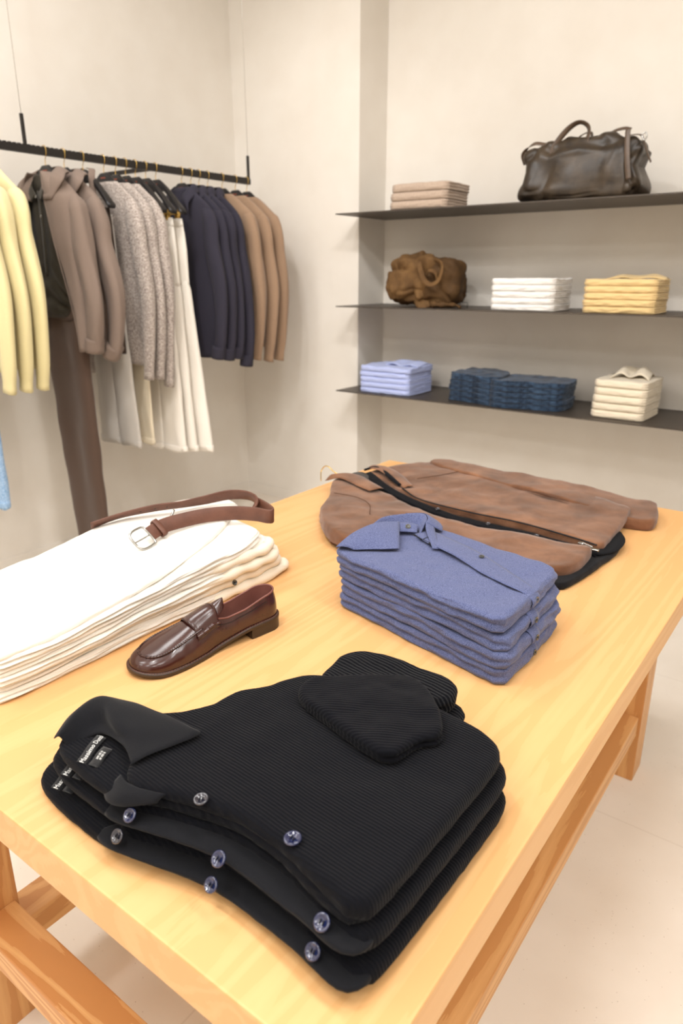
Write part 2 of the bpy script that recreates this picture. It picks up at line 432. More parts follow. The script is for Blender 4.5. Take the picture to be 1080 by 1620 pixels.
# ---------------------------------------------------------------- shelves
SZ = [1.829, 1.338, 0.854]
sl = ['top black metal wall shelf, carrying the dark leather travel bag', 'middle black metal wall shelf, carrying the tan slouchy bag', 'lowest black metal wall shelf, carrying the dark jeans']
for z, l in zip(SZ, sl):
    t = thing('wall_shelf', l, 'shelf', (-0.6, YN, z-0.006), 'black metal shelves in the niche')
    mb = MB().box(XN+0.002, 1.4, 3.356, YN, z-0.006, z); mb.build('board', M['metal_dark'], t, False)

# ---------------------------------------------------------------- table
TT = 0.85
TX0, TX1, TY0, TY1 = -1.365, -0.221, 0.325, 2.146
t = thing('display_table', 'large pale pine display table with thick top and lower cross rails', 'table', (-0.79, 1.235, 0))
for i, (a, b) in enumerate([(TX0, -0.983), (-0.983, -0.602), (-0.602, TX1)]):
    pass
MB().box(TX0, TX1, TY0, TY1, TT-0.062, TT, 0.003).build('tabletop', M['wood_y'], t, False)
LX = [(-1.28, -1.18), (-0.444, -0.344)]; LY = [(0.391, 0.491), (1.993, 2.09)]
for x0, x1 in LX:
    for y0, y1 in LY:
        MB().box(x0, x1, y0, y1, 0, TT-0.062, 0.002).build('leg', M['wood_z'], t, False)
for y0, y1 in LY: MB().box(LX[0][1], LX[1][0], y0+0.014, y1-0.008, 0.24, 0.305, 0.003).build('cross_rail', M['wood_x'], t, False)
for x0, x1 in LX: MB().box(x0+0.012, x1-0.008, LY[0][1], LY[1][0], 0.166, 0.23, 0.003).build('long_rail', M['wood_y2'], t, False)

# ---------------------------------------------------------------- black cardigans
top_o = [(-0.735,0.383),(-0.752,0.399),(-0.762,0.424),(-0.761,0.471),(-0.72,0.50),(-0.677,0.514),(-0.642,0.556),(-0.639,0.588),(-0.632,0.615),(-0.605,0.635),(-0.598,0.667),(-0.572,0.71),(-0.462,0.74),(-0.366,0.74),(-0.30,0.727),(-0.275,0.71),(-0.266,0.684),(-0.267,0.6),(-0.269,0.5),(-0.272,0.42),(-0.284,0.402),(-0.307,0.404),(-0.356,0.414),(-0.392,0.424),(-0.419,0.425),(-0.456,0.427),(-0.498,0.418),(-0.555,0.402),(-0.578,0.388),(-0.595,0.374),(-0.678,0.374)]
front_o = [(-0.612,0.398),(-0.64,0.43),(-0.70,0.47),(-0.72,0.495),(-0.677,0.512),(-0.642,0.556),(-0.639,0.588),(-0.632,0.615),(-0.605,0.635),(-0.598,0.667),(-0.572,0.71),(-0.462,0.737),(-0.366,0.737),(-0.30,0.724),(-0.276,0.708),(-0.267,0.684),(-0.268,0.6),(-0.27,0.5),(-0.273,0.42),(-0.284,0.404),(-0.307,0.407),(-0.356,0.417),(-0.392,0.427),(-0.419,0.428),(-0.456,0.43),(-0.498,0.421),(-0.555,0.402),(-0.59,0.388)]
flap_o = [(-0.625,0.384),(-0.60,0.374),(-0.55,0.386),(-0.50,0.402),(-0.456,0.412),(-0.40,0.410),(-0.34,0.404),(-0.30,0.396),(-0.278,0.400),(-0.27,0.43),(-0.30,0.46),(-0.45,0.46),(-0.58,0.44)]
def sh(o, dx, dy, s=1.0, c=(-0.5,0.55)): return [((x-c[0])*s+c[0]+dx, (y-c[1])*s+c[1]+dy) for x, y in o]
cl = ['black ribbed knit cardigan, topmost of three, with one sleeve folded across its front',
      'black ribbed knit cardigan, middle of three in the folded stack',
      'black ribbed knit cardigan, lowest of three, lying on the pine tabletop']
def cardigan(i, z, dx, dy, s, T):
    def sh(o, dx, dy, s=1.0, c=(-0.5,0.55)):
        k = (0, 0.09, 0.18)[i]
        return [((x+min(0, x+0.6)*k-c[0])*s+c[0]+dx, (y-c[1])*s+c[1]+dy) for x, y in o]
    c = thing('cardigan', cl[i], 'cardigan', (-0.5, 0.55, z), 'folded black cardigans')
    sd = i*7.3
    wave = lambda x, y: 0.003*math.sin(x*22+sd)*max(0, min(1, (0.5-y)/0.1))
    pillow(mb := MB(), sh(top_o, dx-0.004, dy, s*0.985), z, T*0.55, res=0.008, wr=0.0012, wsc=14, seed=sd, edge=0.0015, K=8).build('back_panel', M['black_rib'], c)
    neck = lambda x, y: -0.007*max(0, min(1, (-0.60-x+dx)/0.06))
    pillow(mb := MB(), sh(front_o, dx, dy, s), z+T*0.18, T*0.80, r=0.011, res=0.007, wr=0.0028, wsc=9, seed=sd+2, edge=0.0012, K=10,
           zf=lambda x, y: neck(x, y)+T*0.35*max(0, min(1, (0.46-y)/0.05))*max(0, min(1, (-0.30-x)/0.04)), tf=lambda x, y: 1-0.42*max(0, min(1, (0.46-y)/0.05))*max(0, min(1, (-0.30-x)/0.04))).build('front_panel', M['black_rib'], c)
    if i:
        pillow(mb := MB(), sh(flap_o, dx-0.004, dy-0.008, s), z+T*0.52, 0.006, res=0.008, wr=0.001, seed=sd, edge=0.001, K=6, zf=wave).build('button_placket', M['black_knit'], c)
    return c
T = 0.0315
c3 = cardigan(2, 0.8505, 0.0, -0.004, 1.05, T)
c2 = cardigan(1, 0.8825, 0.000, 0.004, 1.03, T)
c1 = cardigan(0, 0.9145, 0, 0, 1.0, T)
# collar of the topmost cardigan
zc = 0.946
mb = MB()
sheet(mb, [[(-0.752,0.392,zc-0.012),(-0.768,0.43,zc-0.004),(-0.762,0.468,zc+0.004),(-0.715,0.487,zc+0.006),(-0.66,0.497,zc+0.003)],
           [(-0.742,0.392,zc-0.004),(-0.752,0.43,zc+0.008),(-0.742,0.462,zc+0.016),(-0.69,0.466,zc+0.016),(-0.61,0.497,zc+0.006)],
           [(-0.738,0.394,zc-0.006),(-0.742,0.425,zc+0.002),(-0.724,0.450,zc+0.014),(-0.665,0.438,zc+0.016),(-0.588,0.492,zc+0.006)],
           [(-0.733,0.396,zc-0.013),(-0.732,0.42,zc-0.010),(-0.712,0.442,zc-0.002),(-0.655,0.43,zc+0.008),(-0.605,0.432,zc+0.007)],
           [(-0.729,0.397,zc-0.018),(-0.726,0.415,zc-0.018),(-0.705,0.432,zc-0.008),(-0.65,0.424,zc+0.004),(-0.612,0.408,zc+0.004)]], 34, 20, 0.0035, 0.0012, 25)
mb.build('collar', M['black_knit'], c1)
# lower front flap edge of the topmost (under placket by the neck)
mb = MB()
sheet(mb, [[(-0.622,0.398,0.937),(-0.60,0.392,0.940),(-0.575,0.396,0.941),(-0.548,0.405,0.941)],
           [(-0.628,0.386,0.926),(-0.602,0.379,0.934),(-0.578,0.385,0.938),(-0.55,0.40,0.939)],
           [(-0.640,0.384,0.916),(-0.612,0.370,0.922),(-0.585,0.374,0.926),(-0.552,0.394,0.934)]], 14, 8, 0.003)
mb.build('button_placket', M['black_knit'], c1)
# folded sleeves of the topmost
slo = [(-0.531,0.619),(-0.549,0.640),(-0.547,0.665),(-0.526,0.685),(-0.49,0.725),(-0.442,0.765),(-0.415,0.757),(-0.373,0.722),(-0.338,0.675),(-0.334,0.655),(-0.354,0.636),(-0.357,0.605),(-0.366,0.586),(-0.40,0.587),(-0.47,0.604)]
pillow(mb := MB(), slo, 0.945, 0.022, r=0.010, res=0.005, smooth=1, wr=0.003, wsc=16, seed=3, edge=0.001, groove=lambda nx, ny: 0.9 if nx > 0.4 else 0.15, K=12,
       zf=lambda x, y: -0.006*max(0, min(1, (y-0.70)/0.05))).build('sleeve', M['black_rib2'], c1)
cfo = [(-0.574,0.80),(-0.572,0.76),(-0.562,0.71),(-0.54,0.68),(-0.46,0.70),(-0.40,0.735),(-0.374,0.775),(-0.378,0.80),(-0.393,0.82),(-0.44,0.825),(-0.53,0.825)]
pillow(mb := MB(), sh(cfo, 0.0, -0.008, 1, (0,0)), 0.916, 0.028, r=0.012, res=0.006, wr=0.003, wsc=18, seed=9, edge=0.003, groove=lambda nx, ny: 0.9 if nx > 0.3 else 0.3, K=12).build('sleeve', M['black_rib3'], c1)
for cc, dz, dy, dx in ((c2, -0.029, 0.0, 0.012), (c3, -0.058, 0.006, 0.022)):
    pillow(mb := MB(), sh(cfo, dx, dy-0.008, 1, (0,0)), 0.911+dz, 0.026, r=0.012, res=0.007, wr=0.002, wsc=18, seed=dz*100, edge=0.004, groove=lambda nx, ny: 0.9 if nx > 0.3 else 0.3, K=12).build('sleeve', M['black_rib3'], cc)
# buttons
button(c1, (-0.504, 0.418, 0.9475), (0.05,-0.12,1), 0.0085, M['btn_dark'])
button(c1, (-0.384, 0.434, 0.9485), (0,-0.08,1), 0.0095, M['btn_blue'])
button(c2, (-0.578, 0.3755, 0.917), (0.0,-0.75,0.8), 0.0085, M['btn_blue'])
button(c2, (-0.452, 0.3925, 0.915), (0,-0.75,0.8), 0.0088, M['btn_blue'])
button(c2, (-0.318, 0.3985, 0.913), (0,-0.7,0.8), 0.0088, M['btn_blue'])
button(c3, (-0.590, 0.364, 0.889), (0.0,-0.8,0.7), 0.0085, M['btn_dark'])
button(c3, (-0.456, 0.383, 0.885), (0,-0.8,0.7), 0.0085, M['btn_blue'])
button(c3, (-0.322, 0.389, 0.882), (0,-0.8,0.7), 0.0085, M['btn_blue'])
mb = MB(); tube(mb, [(-0.585,0.372,0.9335),(-0.582,0.366,0.929),(-0.578,0.37,0.921)], 0.0008, 6)
# neck labels with lettering
def text_mesh(s, size):
    cu = bpy.data.curves.new('t', 'FONT'); cu.body = s; cu.size = size; cu.extrude = 0.0002; cu.align_x = 'CENTER'; cu.align_y = 'CENTER'; cu.resolution_u = 2
    o = bpy.data.objects.new('t', cu); C.objects.link(o)
    me = bpy.data.meshes.new_from_object(o, depsgraph=bpy.context.evaluated_depsgraph_get())
    v = [tuple(x.co) for x in me.vertices]; f = [tuple(p.vertices) for p in me.polygons]
    bpy.data.objects.remove(o); bpy.data.curves.remove(cu); bpy.data.meshes.remove(me)
    return v, f
def label_on(c, ctr, d, w, h, s, size, name, tilt=0.0):
    ctr = Vector(ctr); d = Vector(d).normalized(); up = Vector((-d.y, d.x, tilt)).normalized(); n = d.cross(up).normalized()
    mb = MB(); rows = []
    for j in (-0.5, 0, 0.5): rows.append([tuple(ctr+d*w*a+up*h*j+n*(0.0016*math.sin(a*7+1))) for a in (-.5,-.25,0,.25,.5)])
    sheet(mb, rows, 16, 4, 0.0008); lb = mb.build(name, M['label'], c)
    v, f = text_mesh(s, size)
    lo = [ctr+d*x+up*y+n*(z+0.0008+0.0016*math.sin(x/w*7+1)) for x, y, z in v]
    mobj('lettering', lo, f, M['ink'], lb, False)
for cc, px, py, pz, a in ((c1, -0.692, 0.407, 0.9365, 0), (c2, -0.716, 0.397, 0.9125, 0), (c3, -0.735, 0.392, 0.886, 0)):
    label_on(cc, (px, py, pz), (-0.42, 0.88, 0.05), 0.05, 0.0125, 'Massimo Dutti', 0.0085, 'neck_label', 0.25)
    v = Vector((px+0.02, py-0.001, pz-0.0015))
    label_on(cc, v, (-0.42, 0.88, 0.0), 0.036, 0.013, 'IIIII IIII III\nIII IIIII III', 0.0038, 'care_label', 0.25)

# ---------------------------------------------------------------- blue chambray shirts
bl = ['blue chambray shirt with open pointed collar, topmost of the folded stack of four', 'blue chambray shirt, second from top in the stack of four',
      'blue chambray shirt, second from bottom in the stack of four', 'blue chambray shirt, lowest of four, lying on the pine tabletop']
def shirt(i, z, T, dx, dy):
    s = thing('folded_shirt', bl[i], 'shirt', (-0.6, 1.12, z), 'folded blue chambray shirts')
    o = [(-0.805,1.075),(-0.800,1.055),(-0.77,1.045),(-0.70,1.03),(-0.60,1.008),(-0.50,0.985),(-0.42,0.966),(-0.398,0.964),(-0.390,0.975),(-0.390,1.10),(-0.393,1.21),(-0.402,1.235),(-0.45,1.245),(-0.60,1.28),(-0.74,1.315),(-0.80,1.30),(-0.812,1.2)]
    o = [(x+dx*(1+0.2*noise.noise(Vector((x*9,y*9,i)))), y+dy+0.004*noise.noise(Vector((x*12,y*12,i+3)))) for x, y in o]
    side = lambda nx, ny: 0.0 if nx > 0.5 else 0.95
    body = pillow(mb := MB(), o, z, T, r=0.010, res=0.007, smooth=1, wr=0.0018 if i else 0.003, wsc=11, seed=i*4.1, edge=0.005, esc=22, groove=side, K=16, gw=0.14,
                  zf=lambda x, y: 0.0025*math.sin(x*26+i*2)*max(0, min(1, (1.08-y)/0.08))*(1 if i < 3 else 0.1)).build('body', M['chambray'], s)
    # second, inner fold seen along the front side
    inner = [(x*0.985-0.008, y*0.985+0.018) for x, y in o]
    # placket strip wrapping over the right fold
    yb = 1.085+dy
    xr = -0.390+dx
    zt = z+T
    mb = MB(); rows = []
    for dy2 in (-0.017, 0, 0.017):
        rows.append([(xr-0.034, yb+dy2, zt+0.0022),(xr-0.013, yb+dy2, zt+0.0022),(xr-0.002, yb+dy2, zt-0.004),(xr+0.0022, yb+dy2, z+T*0.5),(xr-0.003, yb+dy2, z+0.004)])
    if i: 
        sheet(mb, rows, 16, 5, 0.0014).build if False else None
        sheet(mb, rows, 16, 5, 0.0014); mb.build('placket', M['chambray'], s)
    return s
T = 0.0305
zs = [TT+0.0005+k*(T+0.0005) for k in range(4)][::-1]
offs = [(0,0),(0.006,0.002),(0.012,-0.001),(0.010,0.0)]
S4 = [shirt(i, zs[i], T, *offs[i]) for i in range(4)]
for i in range(1, 4):
    z = zs[i]; button(S4[i], (-0.387+offs[i][0]+0.0005, 1.086+offs[i][1], z+T*0.55), (1,0,0.15), 0.0055, M['btn_smoke'])
z = zs[0]+T   # 0.974
s = S4[0]
# front placket of the top shirt: curved edge running from collar to the right fold
mb = MB()
sheet(mb, [[(-0.705,1.215,z+0.006),(-0.66,1.185,z+0.007),(-0.58,1.155,z+0.0065),(-0.50,1.112,z+0.005),(-0.44,1.090,z+0.004),(-0.405,1.083,z+0.001),(-0.3885,1.082,z-0.010),(-0.389,1.082,z-0.024)],
           [(-0.70,1.235,z+0.006),(-0.65,1.208,z+0.007),(-0.57,1.178,z+0.006),(-0.49,1.136,z+0.0045),(-0.435,1.110,z+0.0035),(-0.404,1.100,z+0.001),(-0.3885,1.099,z-0.010),(-0.389,1.099,z-0.024)],
           [(-0.70,1.265,z+0.004),(-0.64,1.24,z+0.0045),(-0.56,1.21,z+0.004),(-0.48,1.165,z+0.0025),(-0.43,1.133,z+0.0015),(-0.403,1.118,z+0.000),(-0.3890,1.117,z-0.010),(-0.3895,1.117,z-0.024)]], 50, 10, 0.003, 0.0008, 40)
mb.build('placket', M['chambray'], s)
button(s, (-0.532, 1.178, z+0.0085), (0,0,1), 0.0055, M['btn_smoke'])
button(s, (-0.3868, 1.100, z-0.012), (1,0,0.1), 0.0055, M['btn_smoke'])
mb = MB()
tube(mb, [(-0.70,1.20,z+0.010),(-0.68,1.196,z+0.007),(-0.665,1.19,z+0.0075),(-0.645,1.183,z+0.0075)], 0.0012, 6, 20); tube(mb, [(-0.672,1.193,z+0.008),(-0.665,1.20,z+0.012),(-0.655,1.203,z+0.010)], 0.0008, 6, 12)
mb.box(-0.652,-0.634,1.178,1.186,z+0.006,z+0.0085,0.001); mb.build('security_loop', M['thread'], s)
# collar: stand and two folded wings
F = np.array([(-0.792,1.052,0.981),(-0.788,1.108,0.996),(-0.772,1.168,1.003),(-0.752,1.228,0.994)]); E_ = np.array([(-0.762,1.068,0.9775),(-0.735,1.086,0.979),(-0.71,1.102,0.980),(-0.684,1.119,0.982)])
mb = MB(); sheet(mb, [[tuple(F[i]*(1-a)+E_[i]*a+np.array((0,0,0.004*math.sin(PI*a)))) for i in range(4)] for a in (0,0.03,0.35,0.7,0.97,1)], 22, 22, 0.0032, 0.0005); mb.build('collar_wing', M['chambray'], s)
mb = MB(); sheet(mb, [[tuple(F[i]*(1-a)+(np.array([(-0.80,1.075,0.975),(-0.805,1.13,0.976),(-0.80,1.18,0.977),(-0.785,1.235,0.977)])[i])*a) for i in range(4)] for a in (0,0.5,1)], 20, 8, 0.003); mb.build('collar_back', M['chambray'], s)
top_ = [(-0.776,1.158,1.003),(-0.778,1.205,1.006),(-0.752,1.250,1.006),(-0.722,1.277,1.005),(-0.703,1.262,1.002),(-0.697,1.243,0.999)]
bot_ = [(-0.768,1.165,0.984),(-0.765,1.198,0.980),(-0.742,1.228,0.979),(-0.722,1.245,0.979),(-0.708,1.235,0.979),(-0.694,1.218,0.979)]
mb = MB(); sheet(mb, [top_, [tuple((np.array(a)+np.array(b))/2) for a, b in zip(top_, bot_)], bot_], 34, 10, 0.003, 0.0004); mb.build('collar_stand', M['chambray'], s)
mb = MB(); sheet(mb, [[(-0.752,1.252,1.0065),(-0.722,1.279,1.0055),(-0.702,1.264,1.0025),(-0.696,1.243,0.9995)],[(-0.750,1.285,0.992),(-0.712,1.300,0.990),(-0.690,1.285,0.988),(-0.676,1.258,0.986)],[(-0.745,1.30,0.978),(-0.705,1.312,0.978),(-0.683,1.296,0.978),(-0.668,1.268,0.978)]], 18, 10, 0.003); mb.build('collar_wing', M['chambray'], s)
mb = MB(); sheet(mb, [[(-0.697,1.246,0.9995),(-0.682,1.222,0.992),(-0.655,1.190,0.985),(-0.632,1.162,0.9805)],[(-0.685,1.262,0.988),(-0.668,1.238,0.984),(-0.643,1.204,0.981),(-0.62,1.176,0.978)]], 18, 6, 0.003); mb.build('collar_tab', M['chambray'], s)
mb = MB(); sheet(mb, [[(-0.752,1.222,0.993),(-0.735,1.236,0.993),(-0.712,1.240,0.991)],[(-0.735,1.198,0.984),(-0.718,1.208,0.984),(-0.700,1.216,0.984)]], 10, 8, 0.003); mb.build('collar_tab', M['chambray'], s)
button(s, (-0.7245, 1.219, 0.9915), (0.4,-0.5,0.8), 0.0058, M['btn_smoke'])

# ---------------------------------------------------------------- white trousers
wl = ['white folded trousers, topmost of five, under the brown belt', 'white folded trousers, second from the top of five', 'white folded trousers, middle of the stack of five',
      'white folded trousers, second from the bottom of five', 'white folded trousers, lowest of five, lying on the pine tabletop']
def trs(i):
    k = 4-i
    s = thing('folded_trousers', wl[i], 'trousers', (-1.15, 0.78, TT), 'folded white trousers')
    x1 = -1.003+0.006*k*0.3+(0.0, -0.006, 0.004, 0.0, 0.002)[k]
    y0 = 0.432+0.004*((k*2) % 3)
    y1 = (1.135, 1.115, 1.10, 1.085, 1.06)[k]+0.0
    o = [(-1.30,y0+0.01),(-1.20,y0),(x1-0.02,y0-0.002),(x1,y0+0.01),(x1+0.004,y0+0.15),(x1-0.002,0.72),(x1+0.004,0.86),(x1+0.012,0.98),(x1+0.006,y1-0.05),(x1-0.006,y1),(x1-0.05,y1+0.014),(-1.15,y1+0.03),(-1.25,y1+0.035),(-1.305,y1+0.01),(-1.31,0.9),(-1.305,0.7)]
    bh = lambda x, y: k*0.0158*(1.0+0.48*max(0, min(1, (y-0.55)/0.5))) + 0.0035*fb(y*6+k*3, x*3, k, 2)*(k > 0)
    tt = lambda x, y: 1.0+0.48*max(0, min(1, (y-0.55)/0.5))
    top = (k == 4)
    pillow(mb := MB(), o, TT+0.0005, 0.0158, r=0.009, res=0.010, zf=bh, tf=tt, wr=0.0012 if not top else 0.004, wsc=9, seed=k*5.7, edge=0.006, esc=11, ngr=1,
           groove=lambda nx, ny: 0.9 if (nx > 0.3 or ny < -0.4) else 0.5, K=20, gw=0.10, smooth=2)
    mb.build('folded_legs', M['white'], s)
    # waist bunch with belt loops at the far right corner
    if not top:
        zz = TT+bh(-1.03, 1.02); mb = MB()
        wob = [0.0, 0.007, -0.004, 0.005, 0.0, 0.0]
        q = x1+0.001
        pts = [(q-0.02, 0.80, zz+0.004), (q-0.002, 0.90, zz+0.008), (q+0.005, 0.97, zz+0.013), (q+0.008, 1.03, zz+0.012), (q+0.003, y1-0.015, zz+0.014), (q-0.035, y1+0.008, zz+0.014)]
        tube(mb, pts, 0.012, 12, 40, rfun=lambda u, k=k: 0.0125*min(1, 0.25+u*2.2)*(1+0.16*math.sin(u*31+k*2))*(1 if u < 0.9 else 1-3*(u-0.9)), flat=0.95)
        mb.build('waistband', M['ecru'], s)
    return s
WT = [trs(i) for i in range(5)]
for i, (y, z) in ((2, (0.93, 0.905)), (3, (0.955, 0.885))):
    button(WT[i], (-0.988, y, z), (1,-0.15,0.35), 0.006, M['btn_smoke'])
# top pair: upper leg layer with its soft silhouette
s = WT[0]
o = [(-1.30,0.438),(-1.16,0.430),(-1.02,0.428),(-0.999,0.435),(-0.997,0.54),(-1.0,0.68),(-1.015,0.80),(-1.035,0.88),(-1.062,0.98),(-1.10,1.06),(-1.14,1.14),(-1.22,1.165),(-1.27,1.15),(-1.30,1.06),(-1.318,0.92),(-1.312,0.75),(-1.318,0.6)]
pillow(mb := MB(), o, TT+0.076, 0.013, r=0.007, res=0.009, wr=0.005, wsc=7, seed=44, edge=0.002, K=8,
       zf=lambda x, y: 0.040*max(0, min(1, (y-0.55)/0.5))+0.008*math.exp(-((x+1.29)/0.03)**2)*max(0, math.sin(y*9)))
mb.build('upper_leg', M['white'], s)

# ---------------------------------------------------------------- belt
b = thing('belt', 'brown leather belt with silver buckle, looped on the white trousers', 'belt', (-1.12, 0.98, 0.97))
ZB = 0.9895
P1 = [(-1.145,0.868,ZB-0.004),(-1.148,0.905,ZB+0.002),(-1.140,0.950,ZB+0.004),(-1.118,1.005,ZB+0.006),(-1.08,1.045,ZB+0.008),(-1.035,1.070,ZB+0.008),(-1.002,1.075,ZB+0.008),(-0.992,1.082,ZB+0.008),(-1.0,1.094,ZB+0.009),(-1.04,1.112,ZB+0.010),(-1.075,1.122,ZB+0.011)]
W1 = [(-0.75,0.05,0.7),(-0.6,0,0.8),(-0.45,0,0.9),(-0.3,0,0.95),(-0.2,0,1),(-0.1,0,1),(0.08,0,1),(0.05,0,1),(0,0.05,1),(0,0.05,1),(0,0.05,1)]
band(MB_ := MB(), P1, W1, 0.032, 0.0042, 110); MB_.build('strap', M['belt'], b)
P2 = [(-1.065,1.085,ZB+0.004),(-1.066,1.105,ZB+0.012),(-1.085,1.128,ZB+0.018),(-1.125,1.14,ZB+0.018),(-1.17,1.125,ZB+0.014),(-1.20,1.075,ZB+0.008),(-1.225,1.02,ZB+0.006),(-1.255,0.97,ZB+0.005),(-1.285,0.90,ZB+0.000),(-1.31,0.84,ZB-0.012)]
W2 = [(0.9,-0.1,0.4),(0.8,-0.2,0.6),(0.4,-0.5,0.8),(0.2,-0.5,0.9),(0.2,-0.4,0.9),(0.45,-0.3,0.9),(0.6,-0.3,0.7),(0.6,-0.3,0.7),(0.7,-0.3,0.6),(0.7,-0.2,0.7)]
band(MB_ := MB(), P2, W2, 0.030, 0.0042, 80); MB_.build('strap', M['belt'], b)
mb = MB(); 
for q in (0.93,): pass
fr = Vector((-1.145,0.868,ZB-0.004))
d = Vector((0.05,-0.97,-0.16)).normalized(); wv = Vector((-0.75,0.05,0.7)); wv = (wv-d*wv.dot(d)).normalized(); nn = d.cross(wv)
pts = []
for u, v_ in ((0,.5),(.2,.62),(.75,.62),(1,.42),(1.04,0),(1,-.42),(.75,-.62),(.2,-.62),(0,-.5)): pts.append(fr+d*(u*0.040)+wv*(v_*0.037))
mb = MB(); tube(mb, [tuple(p) for p in pts]+[tuple(pts[0])], 0.0026, 8, 70); bk = mb.build('buckle', M['chrome'], b)
mb = MB(); tube(mb, [tuple(fr-d*0.004+nn*0.003), tuple(fr+d*0.012+nn*0.0045), tuple(fr+d*0.043+nn*0.002)], 0.0016, 8, 12); mb.build('prong', M['chrome'], bk)
kc = Vector(P1[1])+Vector((0,-0.008,-0.001)); mb = MB()
loop = [kc+wv*a*0.0195+nn*c_*0.0055 for a, c_ in ((-1,0),(-.9,1),(0,1.2),(.9,1),(1,0),(.9,-1),(0,-1.2),(-.9,-1),(-1,0))]
band(mb, [tuple(p) for p in loop], [tuple(d)]*9, 0.013, 0.003, 40); mb.build('keeper_loop', M['belt'], b)
for q in range(3):
    i = 22-q*4; pc = cr(P2, 80); pw = cr(W2, 80); c_ = Vector(pc[-1-i]); w_ = Vector(pw[-1-i]).normalized(); t_ = (Vector(pc[-i])-Vector(pc[-2-i])).normalized(); n_ = t_.cross(w_).normalized()
    mb = MB(); tube(mb, [c_-n_*0.0026, c_+n_*0.0026], 0.0022, 10); mb.build('punched_hole', M['belt_edge'], b)
mb = MB(); tube(mb, [(-1.19,0.975,ZB+0.012),(-1.183,0.962,ZB+0.004),(-1.172,0.94,ZB-0.006)], 0.0028, 6, 10); mb.build('metal_tip', M['chrome'], b)

